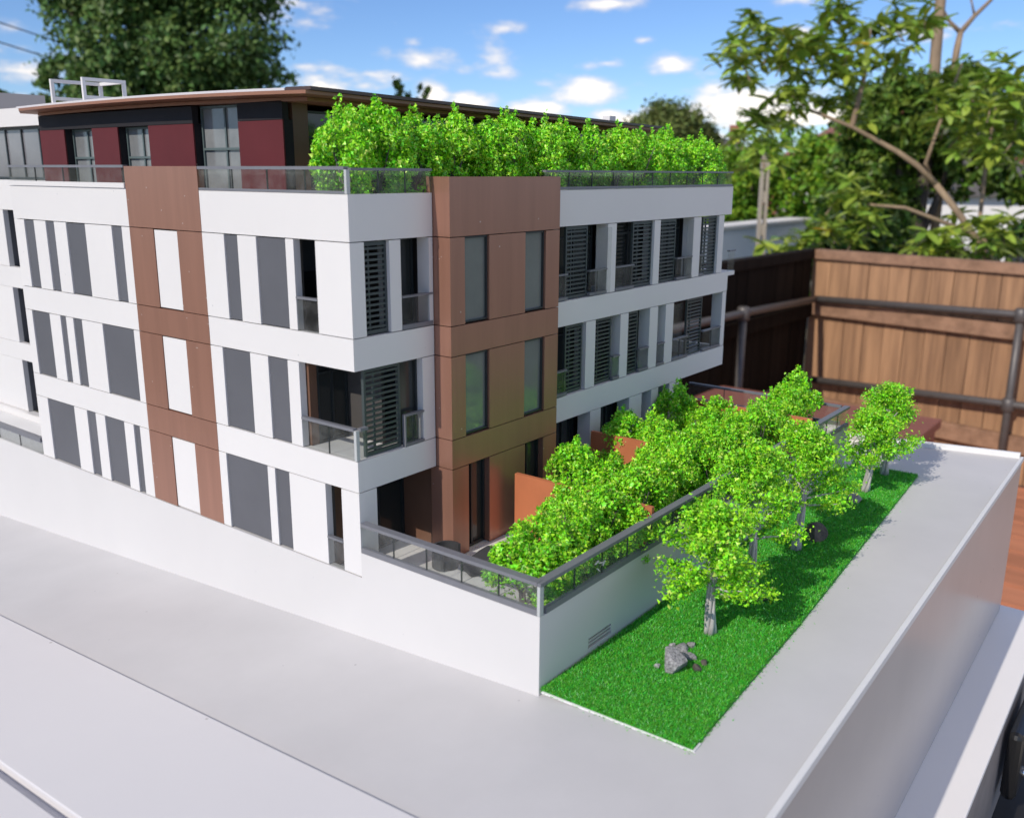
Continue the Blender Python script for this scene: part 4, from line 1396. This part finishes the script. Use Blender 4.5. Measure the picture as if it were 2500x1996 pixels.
def fence(name, label, A, D_, n, bwid, top, bot, nrm, board_mat, rail_mat, rails):
    """close boarded fence: every board, rail, cap and post a part"""
    A = Vector((A[0], A[1], 0)); D_ = Vector((D_[0], D_[1], 0)).normalized()
    N_ = Vector((nrm[0], nrm[1], 0)).normalized()
    ang = math.atan2(D_.y, D_.x)
    t_ = thing(name, label, 'fence', (A.x, A.y, bot), ang)
    sgn = 1 if D_.cross(N_).z > 0 else -1      # local +y or -y is the near side
    me = [MB().box(0.002, bwid - 0.002, -0.009, 0.009, 0, top - bot - 0.05).mesh('board', board_mat) for _ in range(1)][0]
    for i in range(n):
        o = add('board', me, t_, (i * bwid, random.uniform(-0.003, 0.003), random.uniform(-0.004, 0.004)))
    L_ = n * bwid
    cp = MB().box(-0.03, L_, -0.034, 0.034, top - bot - 0.046, top - bot + 0.004).build('cap', rail_mat)
    cp.parent = t_
    for z0, z1 in rails:
        y0, y1 = (0.013, 0.055) if sgn > 0 else (-0.055, -0.013)
        r_ = MB().box(0.01, L_, y0, y1, z0 - bot, z1 - bot).build('rail', rail_mat, bevel=0.004)
        r_.parent = t_
    return t_


A_ = (4.905, 1.560)
fence('timber_fence', 'sunlit brown timber fence at right behind the model', A_, (-.1895, -1.0788), 27, 0.113, -0.220, -1.30, (-1, 0.17), 'fence_wood', 'rail_wood', ((-0.578, -0.505), (-1.134, -1.047)))
fence('timber_fence', 'dark timber fence, its shade painted in, running back beside the model', (4.90, 1.575), (-1, 0.042), 30, 0.113, -0.220, -1.30, (0, -1), 'fence_painted_shade', 'fence_painted_shade', ((-0.590, -0.515),))
for i, o in enumerate(bpy.data.objects['timber_fence'].children):
    pass

rail = thing('pipe_railing', 'grey steel pipe handrail with mid rail in front of the fence', 'railing', (4.55, 1.30, DZ))
ca = (4.808, 1.495)
cb = (4.630, 0.455)
ux, uy = cb[0] - ca[0], cb[1] - ca[1]
cc_ = (1.95, 1.548)
for z0, z1 in ((-0.483, -0.450), (-0.941, -0.888)):
    far = (ca[0] + 1.9 * ux, ca[1] + 1.9 * uy, z0 + 1.9 * (z1 - z0))
    MB().tube([(ca[0], ca[1], z0), (cb[0], cb[1], z1), far], 0.0190, 12).build('pipe', 'pipe_steel', rail, smooth=True)
    MB().tube([(ca[0], ca[1], z0), (3.86, 1.502, z0 + 0.028), (cc_[0], cc_[1], z0 + 0.05)], 0.0190, 12).build('pipe', 'pipe_steel', rail, smooth=True)
    for q in ((4.627, 0.440, z1), (3.861, 1.502, z0 + 0.028)):
        MB().tube([(q[0], q[1], q[2] - 0.036), (q[0], q[1], q[2] - 0.03), (q[0], q[1], q[2] + 0.026), (q[0], q[1], q[2] + 0.032)], [0.023, 0.031, 0.031, 0.022], 12).build('joint', 'pipe_steel', rail, smooth=True)
for p in ((4.627, 0.440, -0.451), (3.861, 1.502, -0.456)):
    MB().tube([(p[0], p[1], DZ), (p[0], p[1], -0.9), (p[0], p[1], p[2])], 0.0190, 12).build('post', 'pipe_steel', rail, smooth=True)

pb = thing('brown_platform', 'low red brown box standing on the deck behind the model', 'platform', (2.5, 1.15, DZ))
MB().box(1.30, 3.36, 0.459, 1.36, -0.735, -0.700).build('top', 'box_brown', pb, bevel=0.004)
MB().box(1.32, 3.345, 0.474, 1.345, DZ, -0.7352).build('side', 'box_brown', pb)

gw = thing('garden_wall', 'white painted garden wall in shade beyond the fence', 'wall', (8.1, 3.3, -1.6))
MB().box(5.2, 9.15, 3.20, 3.40, -1.6, -0.285).build('wall', 'wall_white', gw)
MB().box(5.15, 9.20, 3.17, 3.43, -0.2848, -0.245).build('coping', 'render_white', gw, bevel=0.01)

lp = thing('lattice_post', 'pale concrete lattice post standing between fence and garden wall', 'post', (6.52, 2.55, -1.6))
for s_ in (-1, 1):
    MB().beam((6.50 + 0.026 * 0.61 * s_, 2.545 - 0.026 * 0.79 * s_, -1.6), (6.60 + 0.019 * 0.61 * s_, 2.61 - 0.019 * 0.79 * s_, 0.34), 0.020, 0.05, up=(0.76, 0.59, 0)).build('upright', 'concrete', lp)
for k in range(8):
    z = -1.45 + k * 0.245
    q = (z + 1.6) / 1.94
    MB().beam((6.50 + 0.10 * q - 0.020 * 0.61, 2.545 + 0.065 * q + 0.020 * 0.79, z), (6.50 + 0.10 * q + 0.020 * 0.61, 2.545 + 0.065 * q - 0.020 * 0.79, z), 0.04, 0.085).build('rung', 'concrete', lp)


# ------------------------------------------------------------------ trees beyond the fence
def crown(rng, blobs, n, size, bark=None):
    """leaves scattered in clusters through the volume of several blobs (cx,cy,cz,rx,ry,rz)"""
    vol = np.array([b[3] * b[4] * b[5] for b in blobs]) ** 0.8
    cnt = (vol / vol.sum() * n).astype(int)
    C_, N_ = [], []
    for b, k in zip(blobs, cnt):
        c = np.array(b[:3]); r = np.array(b[3:])
        ncl = max(6, k // 45)
        d = unit(rng.normal(size=(ncl, 3)))
        cl = d * (rng.uniform(0.35, 1.0, ncl) ** 0.55)[:, None]
        m_ = rng.integers(0, ncl, k)
        p = cl[m_] + rng.normal(size=(k, 3)) * 0.115
        C_.append(c + p * r)
        N_.append(unit(unit(cl[m_]) * 0.6 + rng.normal(size=(k, 3)) * 0.7 + np.array([0, 0, 0.5])))
    C_ = np.concatenate(C_); N_ = np.concatenate(N_)
    return leaf_quads(C_, N_, size * rng.uniform(0.6, 1.3, len(C_)), rng)


def tree(name, label, cat, base_, blobs, n, size, leaf, seed, trunk_r=0.12, bark='bark_dark', limbs=6, group=None):
    rng = np.random.default_rng(seed)
    t_ = thing(name, label, cat, base_, 0, group)
    b0 = np.array(base_)
    rel = [(b[0] - b0[0], b[1] - b0[1], b[2] - b0[2], *b[3:]) for b in blobs]
    cen = np.mean([r[:3] for r in rel], 0)
    w = MB()
    zt = max(r[2] for r in rel)
    w.tube([(0, 0, 0), (cen[0] * 0.25, cen[1] * 0.25, zt * 0.3), (cen[0] * 0.6, cen[1] * 0.6, zt * 0.6), (cen[0], cen[1], zt * 0.95)], [trunk_r * 1.2, trunk_r, trunk_r * 0.7, trunk_r * 0.25], 9)
    for k in range(limbs):
        b = rel[k % len(rel)]
        q = rng.uniform(0.25, 0.6)
        s = np.array([cen[0] * q, cen[1] * q, zt * q])
        e_ = np.array(b[:3]) + rng.uniform(-0.4, 0.4, 3) * np.array(b[3:])
        mid = (s + e_) / 2 + np.array([0, 0, -0.05 * zt])
        w.tube([tuple(s), tuple(mid), tuple(e_)], [trunk_r * 0.5, trunk_r * 0.32, trunk_r * 0.1], 6)
    tk = w.build('trunk', bark, None, smooth=True)
    tk.parent = t_
    vv, tt = crown(rng, rel, n, size)
    add('crown', fast_mesh('crown', vv, tt, leaf), t_)
    return t_


# big dark tree behind the roof on the left (about 12 m off)
bl = []
rng = np.random.default_rng(77)
for cx_, cy_, cz_, r_ in ((6.75, 11.55, 1.9, .95), (7.4, 10.7, 1.8, .95), (7.0, 11.2, 2.9, 1.05), (6.45, 11.9, 2.7, .8), (7.5, 10.6, 2.7, .85), (6.6, 11.6, 1.15, .75), (7.25, 10.95, 1.05, .8), (7.0, 11.2, 3.8, .95), (6.5, 11.8, 3.6, .7), (7.45, 10.65, 3.6, .7), (7.75, 10.25, 1.35, .5), (6.25, 12.15, 1.25, .5), (7.0, 11.2, 0.2, .8)):
    bl.append((cx_, cy_, cz_, r_, r_, r_ * 0.9))
tree('tall_tree', 'tall dark evergreen tree rising behind the left roof', 'tree', (7.0, 11.2, -1.62), bl, 60000, 0.050, 'leaf_tall', 201, 0.26)
tree('slender_tree', 'small tree top peeping over the middle of the roof', 'tree', (10.4, 10.0, -1.62), [(10.33, 10.08, 1.35, .16, .16, .30), (10.55, 9.85, 1.30, .13, .13, .25), (10.42, 10.0, 0.9, .28, .28, .35), (10.45, 10.0, 0.4, .3, .3, .4)], 3500, 0.04, 'leaf_mid', 202, 0.06, limbs=4)
tree('round_tree', 'rounded olive green tree far off behind the roof hedge', 'tree', (27.7, 15.0, -1.62), [(27.7, 15.0, 1.1, 1.45, 1.45, 1.30), (27.3, 15.6, 0.9, 1.0, 1.0, 1.0), (28.1, 14.4, 0.9, 1.0, 1.0, 1.0), (27.7, 15.0, 0.0, 1.4, 1.4, 0.9)], 30000, 0.085, 'leaf_far', 203, 0.25)
# light green bushes in front of the white wall's far end
tree('broadleaf_bush', 'fresh green bushy tree above the white garden wall', 'tree', (9.7, 3.9, -1.62), [(9.5, 4.0, 0.15, .42, .42, .38), (9.9, 3.75, 0.35, .40, .40, .36), (9.75, 3.45, 0.10, .45, .45, .45), (9.45, 4.3, -0.15, .40, .40, .40), (10.1, 3.3, 0.25, .45, .45, .40), (9.9, 3.1, -0.1, .45, .45, .45), (9.5, 4.0, -0.35, .5, .5, .3), (10.0, 2.75, 0.05, .42, .42, .40), (10.2, 2.95, -0.35, .45, .45, .35), (10.3, 3.0, 0.45, .36, .36, .30)], 19000, 0.040, 'leaf_fresh', 204, 0.09)
tree('broadleaf_bush', 'darker bush at left of the fresh green tree, beside the roof corner', 'tree', (10.2, 4.75, -1.62), [(9.9, 4.75, 0.05, .38, .38, .34), (10.3, 4.5, 0.12, .4, .4, .36), (10.0, 4.9, -0.3, .4, .4, .4), (10.1, 4.5, -0.5, .5, .5, .3)], 5000, 0.05, 'leaf_mid', 205, 0.08)
# dark mass behind the loquat
tree('evergreen_bush', 'dense dark evergreen behind the branching loquat tree', 'tree', (8.2, 2.0, -1.62), [(8.1, 2.25, 0.66, .36, .36, .28), (8.3, 2.1, 0.70, .42, .42, .40), (8.2, 2.35, 0.30, .34, .34, .30), (8.45, 2.05, 0.30, .42, .42, .36), (8.1, 2.3, -0.12, .40, .40, .34), (8.55, 1.75, 0.75, .40, .40, .36), (8.7, 1.40, 0.62, .42, .42, .34), (8.8, 1.15, 0.30, .40, .40, .34), (8.6, 1.6, 0.30, .34, .34, .28)], 19000, 0.045, 'leaf_mid', 206, 0.10)
tree('evergreen_bush', 'dark evergreen at the right edge behind the loquat leaves', 'tree', (9.3, 0.7, -1.62), [(9.1, 0.95, 0.70, .42, .42, .36), (9.3, 0.55, 0.62, .45, .45, .42), (9.2, 0.8, 0.20, .42, .42, .34), (9.4, 0.4, 0.0, .45, .45, .34)], 5000, 0.055, 'leaf_dark', 207, 0.10)
tree('low_bush', 'dark low bush just behind the fence corner', 'bush', (6.9, 2.05, -1.62), [(6.8, 2.12, -0.36, .28, .28, .24), (7.0, 1.85, -0.30, .28, .28, .26), (6.7, 2.3, -0.52, .3, .3, .22)], 2200, 0.045, 'leaf_dark', 208, 0.04)
tree('distant_trees', 'low grey green trees on the far left horizon', 'tree', (12.5, 26.5, -1.62), [(11.5, 27.5, 1.6, 1.6, 1.6, .8), (13.3, 25.8, 1.4, 1.5, 1.5, .8), (10.0, 28.5, 1.3, 1.4, 1.4, .7)], 3000, 0.14, 'leaf_far', 209, 0.2)

# ---- loquat tree with long leaves in rosettes
lq = thing('loquat_tree', 'leggy loquat tree with long drooping leaves behind the right fence', 'tree', (6.55, 0.62, -1.62))
LB = Vector((6.55, 0.62, -1.62))


def rel(p):
    return tuple(Vector(p) - LB)


w = MB()
w.tube([rel(p) for p in ((6.55, .62, -1.62), (6.48, .78, -.8), (6.4085, .9315, -.3585), (6.3391, 1.1507, -.0489), (6.285, 1.2961, .1315))], [.036, .031, .026, .022, .020], 9)
w.tube([rel(p) for p in ((6.285, 1.2961, .1315), (6.23, 1.41, .25), (6.1703, 1.53, .3374), (6.0206, 1.7872, .4912), (5.877, 2.0149, .5934), (5.80, 2.2, .75))], [.020, .019, .017, .013, .010, .006], 8)
w.tube([rel(p) for p in ((6.285, 1.2961, .1315), (6.2698, 1.3698, .2607), (6.45, 1.35, .55), (6.6, 1.3, .9))], [.017, .014, .010, .006], 7)
w.tube([rel(p) for p in ((6.0206, 1.7872, .4912), (6.2, 1.8, .8), (6.4, 1.85, 1.15))], [.020, .016, .008], 7)
w.tube([rel(p) for p in ((6.40, .95, -.33), (6.5, 1.05, -.12), (6.7, 1.1, .30), (6.8, 1.1, .65))], [.018, .015, .012, .006], 7)
w.tube([rel(p) for p in ((6.37, 1.05, -.18), (6.2, 1.45, -.02), (6.05, 1.65, .0))], [.016, .012, .008], 6)
o = w.build('trunk', 'bark', None, smooth=True)
o.parent = lq
ROS = [(6.19, 2.63, 1.23), (5.83, 2.31, 1.1), (6.11, 2.71, 1.06), (5.25, 2.22, 0.83), (5.84, 2.39, 0.96), (5.54, 2.33, 0.79), (6.1, 2.42, 1.01), (5.56, 2.05, 1.0), (6.33, 2.24, 1.03), (6.05, 2.06, 1.04), (6.43, 2.14, 0.97), (5.8, 2.2, 0.88), (5.74, 2.12, 0.7), (6.2, 2.2, 0.86), (6.58, 2.2, 1.24), (6.0, 1.9, 1.21), (6.68, 2.02, 1.19), (6.69, 1.92, 1.14), (5.77, 1.76, 0.96), (6.37, 1.7, 0.92), (6.54, 1.74, 1.15), (6.86, 1.79, 1.29), (6.6, 1.58, 1.13), (6.04, 1.41, 1.12), (6.02, 1.92, 0.82), (6.09, 1.85, 0.88), (5.66, 2.28, 0.56), (6.11, 2.43, 0.45), (5.45, 2.26, 0.45), (5.35, 2.11, 0.31), (5.72, 2.22, 0.53), (6.09, 2.0, 0.64), (6.49, 2.01, 0.72), (6.16, 1.8, 0.62), (5.58, 2.01, 0.61), (6.96, 1.44, 0.83), (6.52, 1.23, 0.71), (6.8, 1.2, 0.78), (6.64, 1.08, 0.81), (6.39, 0.94, 0.73), (6.68, 1.32, 0.63), (6.82, 1.25, 0.58), (6.24, 1.02, 0.59), (6.62, 1.01, 0.63), (6.54, 0.92, 0.57), (6.02, 1.28, 0.61), (6.13, 1.15, 0.43), (7.03, 1.24, 0.44), (7.04, 1.12, 0.48), (6.52, 0.91, 0.41), (6.66, 1.38, 0.53), (6.02, 0.94, 0.31), (7.09, 1.04, 0.33), (6.0, 1.7, 0.07), (6.19, 1.91, 0.01), (5.73, 1.55, -0.06), (5.68, 1.74, -0.17), (5.73, 1.61, -0.19), (6.23, 2.03, -0.18), (5.62, 1.89, -0.23), (5.57, 2.03, -0.29), (6.47, 1.75, -0.04), (6.54, 1.46, -0.3), (6.07, 1.25, -0.22), (6.04, 1.12, -0.27), (6.64, 1.22, -0.19), (5.98, 0.93, -0.1), (6.37, 0.88, -0.16), (6.85, 1.04, -0.25), (7.01, 0.89, -0.3), (6.08, 0.98, -0.2)]
# one leaf: long lens, folded and drooping
LV, LT = [], []
secs = 5
for i in range(secs + 1):
    q = i / secs
    wd_ = 0.175 * math.sin(math.pi * min(1, 0.06 + q * 0.93)) ** 0.8
    zz = -0.24 * q * q
    LV += [(q, -wd_, zz + 0.05), (q, 0, zz), (q, wd_, zz + 0.05)]
for i in range(secs):
    a = i * 3
    for k in (0, 1):
        LT += [(a + k, a + 3 + k, a + 4 + k), (a + k, a + 4 + k, a + 1 + k)]
LV = np.array(LV); LT = np.array(LT)
leaf_me = fast_mesh('leaf', LV, LT, 'leaf_loquat_object', smooth=True)
leaf_me2 = fast_mesh('leaf', LV, LT, 'leaf_loquat_light', smooth=True)
leaf_mey = fast_mesh('leaf', LV, LT, 'leaf_yellow', smooth=True)
rng = np.random.default_rng(303)
all_leaves = []
for (x, y, z) in ROS:
    x2, y2, z2 = x, y, z
    for sub in range(5):
        if sub:
            x2, y2, z2 = x + rng.normal() * .09, y + rng.normal() * .06, z + rng.normal() * .06
        nl = rng.integers(7, 11)
        tilt = rng.uniform(-0.3, 0.3, 2)
        for k in range(nl):
            az = 2 * math.pi * k / nl + rng.uniform(-0.3, 0.3)
            el = rng.uniform(-0.55, 0.75)
            all_leaves.append((x2, y2, z2, az, el, rng.uniform(0.080, 0.150), rng.uniform(-0.5, 0.5), sub))
order = sorted(range(len(all_leaves)), key=lambda i: (all_leaves[i][7], -all_leaves[i][5] / math.hypot(all_leaves[i][0] + .287, all_leaves[i][1] + .317)))
for (x, y, z) in ROS:
    twig = MB()
    twig.tube([rel((x + rng.uniform(-.06, .06), y - rng.uniform(-.06, .06), z - rng.uniform(.05, .11))), rel((x, y, z))], [.006, .004], 5)
    o = twig.build('twig', 'bark', None)
    o.parent = lq
rest_v, rest_t = [], []
for c, i in enumerate(order):
    x, y, z, az, el, ln, roll, sub = all_leaves[i]
    Mx = Matrix.Translation(Vector(rel((x, y, z)))) @ Matrix.Rotation(az, 4, 'Z') @ Matrix.Rotation(-el, 4, 'Y') @ Matrix.Rotation(roll, 4, 'X') @ Matrix.Diagonal((ln, ln, ln, 1))
    if c < 300:
        me = leaf_mey if c % 48 == 7 else (leaf_me2 if rng.uniform() < 0.42 else leaf_me)
        o = add('leaf', me, lq)
        o.matrix_basis = Mx
    else:
        R_ = np.array(Mx)
        rest_t.append(LT + len(rest_v) * len(LV))
        rest_v.append(LV @ R_[:3, :3].T + R_[:3, 3])
o = add('leaf_mass', fast_mesh('leaf_mass', np.concatenate(rest_v), np.concatenate(rest_t), 'leaf_loquat', smooth=True), lq)
o['kind'] = 'stuff'

# ---- bare pole and bare tree
pl = MB().tube([(8.45, 1.93, -1.62), (8.62, 1.985, .94), (8.84, 2.066, 1.77), (8.98, 2.12, 2.4)], [.06, .052, .045, .04], 9).build('bare_pole', 'bark', smooth=True)
tag(pl, 'tall straight bare brown pole rising beyond the loquat tree', 'pole')
bt = thing('bare_tree', 'leafless forked grey tree at upper right against the sky', 'tree', (8.72, 1.86, -1.62))
BB = Vector((8.72, 1.86, -1.62))
w = MB()
rb = lambda p: tuple(Vector(p) - BB)
w.tube([rb(p) for p in ((8.72, 1.86, -1.62), (8.743, 1.8671, 1.0086), (8.80, 1.87, 1.25), (8.8628, 1.8725, 1.3887))], [.05, .034, .03, .026], 8)
w.build('trunk', 'bark', None, smooth=True).parent = bt
w = MB()
w.tube([rb(p) for p in ((8.8628, 1.8725, 1.3887), (8.97, 1.80, 1.53), (9.0823, 1.7064, 1.6662), (9.15, 1.66, 1.85))], [.024, .02, .016, .01], 7)
w.tube([rb(p) for p in ((8.8628, 1.8725, 1.3887), (8.82, 1.96, 1.48), (8.8056, 2.0326, 1.595), (8.82, 2.06, 1.8))], [.022, .016, .012, .008], 7)
w.tube([rb(p) for p in ((8.97, 1.80, 1.53), (8.98, 1.85, 1.68), (8.99, 1.86, 1.85))], [.012, .009, .006], 6)
w.build('branches', 'bark', None, smooth=True).parent = bt
bt2 = thing('bare_tree', 'thin reddish twigs of a bare tree at the right edge of the sky', 'tree', (9.6, 0.95, -1.62))
w = MB()
rng = np.random.default_rng(5)
B2 = Vector((9.6, 0.95, -1.62))
w.tube([(0, 0, 0), (0.05, -.1, 1.6), (0.05, -.15, 2.6)], [.05, .035, .012], 7)
for k in range(14):
    z = rng.uniform(1.9, 2.9)
    a = rng.uniform(0, 6.28)
    p = np.array([0.05, -.14, z - 0.25])
    pts = [tuple(p)]
    for i in range(4):
        p = p + np.array([math.cos(a) * .09, math.sin(a) * .09, .075 + rng.normal() * .03])
        a += rng.normal() * .4
        pts.append(tuple(p))
    w.tube(pts, [.010, .008, .006, .004, .003], 5)
w.build('branches', 'bark_dark', None, smooth=True).parent = bt2


# ---- houses on the slope beyond
def house(label, x, y, z, wx, wy, h, rz, wallm, roofm, nwin, group='houses beyond the gardens'):
    t_ = thing('house', label, 'house', (x, y, z), rz, group)
    MB().box(-wx / 2, wx / 2, -wy / 2, wy / 2, 0, h).build('wall', wallm, None).parent = t_
    rm_ = MB()
    ov = 0.25
    rh = wy * 0.32
    rm_.v = [(-wx / 2 - ov, -wy / 2 - ov, h), (wx / 2 + ov, -wy / 2 - ov, h), (wx / 2 + ov, wy / 2 + ov, h), (-wx / 2 - ov, wy / 2 + ov, h), (-wx / 2 - ov, 0, h + rh), (wx / 2 + ov, 0, h + rh)]
    rm_.f = [(0, 1, 5, 4), (2, 3, 4, 5), (0, 4, 3), (1, 2, 5), (0, 3, 2, 1)]
    r_ = rm_.build('roof', roofm, None)
    r_.parent = t_
    c_ = MB().box(wx * 0.2, wx * 0.2 + 0.5, -0.25, 0.25, h + rh * 0.6, h + rh + 0.7).build('chimney', 'brick_red', None)
    c_.parent = r_
    fmes = MB()
    fmes.box(-0.55, 0.55, -0.06, 0.02, 0, 0.08)
    fmes.box(-0.55, 0.55, -0.06, 0.02, 1.12, 1.2)
    for xx in (-0.55, -0.04, 0.47):
        fmes.box(xx, xx + 0.08, -0.06, 0.02, 0.08, 1.12)
    wf = fmes.mesh('window', 'render_white')
    wp = MB().box(-0.5, 0.5, -0.03, -0.01, 0.08, 1.12).mesh('pane', 'house_pane')
    for s_ in range(nwin):
        for lv in range(int(h // 2.5)):
            for side in (0, 1):
                if side == 0:
                    loc = (-wx / 2 + wx * (s_ + 0.5) / nwin, -wy / 2, 0.9 + lv * 2.6); rr = 0
                else:
                    if s_ > 1: continue
                    loc = (-wx / 2, -wy / 2 + wy * (s_ + 0.5) / 2, 0.9 + lv * 2.6); rr = -math.pi / 2
                a_ = add('window', wf, t_, loc, (0, 0, rr))
                add('pane', wp, a_)
    return t_


house('white rendered house glimpsed behind the loquat trunk', 23.5, 5.3, -3.0, 4.5, 4, 2.75, 0.35, 'render_white', 'roof_slate', 3)
house('white gabled house right of the loquat trunk', 26.5, 4.3, -3.3, 5, 4, 3.0, 0.2, 'render_white', 'roof_tile', 3)
house('cream house with red tiled roof at the right edge', 26.5, 0.7, -2.6, 7, 5, 3.0, 0.1, 'render_cream', 'roof_tile', 3)
house('small red brick house seen just right of the roof hedge', 41.0, 19.0, -2.9, 6, 5, 3.0, 0.3, 'brick_red', 'roof_slate', 3)
house('pale house far off between the leafy branches', 40.0, 12.5, -2.2, 8, 6, 3.0, 0.5, 'render_white', 'roof_tile', 3)
hl = MB()
hx_ = []
for i in range(25):
    a = math.radians(-30 + 150 * i / 24)
    hx_.append(a)
for i, a in enumerate(hx_):
    for r_, z in ((55, -1.7), (80, 0.2 + 0.5 * math.sin(i * 1.3)), (120, 1.0 + 0.7 * math.sin(i * 0.9 + 1)), (200, -1.7)):
        hl.v.append((math.cos(a) * r_, math.sin(a) * r_, z))
for i in range(24):
    for k in range(3):
        a = i * 4 + k
        hl.f.append((a, a + 4, a + 5, a + 1))
tag(hl.build('hills', 'hill_green', smooth=True), 'low hazy green hills along the horizon', None, None, 'structure')
# hedge shrubs filling the slope between garden wall and houses
tree('hillside_shrub', 'olive shrub with orange tips behind the fence right of the lattice post', 'bush', (12.2, 2.95, -2.0), [(12.2, 2.95, -.85, .42, .42, .26), (12.5, 2.5, -.95, .4, .4, .24)], 1500, 0.05, 'leaf_far', 401, 0.04)
tree('hillside_shrub', 'dark shrub low behind the fence beside the white houses', 'bush', (13.0, 1.6, -2.2), [(12.9, 1.8, -.70, .6, .6, .34), (13.2, 1.1, -.72, .6, .6, .34), (13.0, 2.4, -1.2, .6, .6, .4)], 2600, 0.06, 'leaf_dark', 402, 0.05)
tree('flowering_shrub', 'shrub with red flowers behind the fence at right', 'bush', (10.5, 1.15, -1.9), [(10.5, 1.15, -.62, .22, .22, .10), (10.7, .75, -.60, .22, .22, .10)], 260, 0.035, 'flower_red', 403, 0.03)

# ---- power cables
for i, (a, b) in enumerate((((7.0, 18.4, 3.10), (12.6, 14.5, 1.25)), ((7.0, 18.4, 2.75), (12.6, 14.5, 0.95)))):
    pts = []
    for k in range(13):
        q = k / 12
        p = Vector(a) * (1 - q) + Vector(b) * q
        p.z -= 0.10 * math.sin(math.pi * q)
        pts.append(tuple(p))
    c_ = MB().tube(pts, 0.012, 6).build('power_cable', 'cable', smooth=True)
    tag(c_, ('upper' if i == 0 else 'lower') + ' thin black power cable crossing the sky at upper left', 'cable', 'power cables')

print('objects', len(bpy.data.objects), 'tris', sum(len(o.data.loop_triangles) if False else len(o.data.polygons) for o in bpy.data.objects if o.type == 'MESH'))
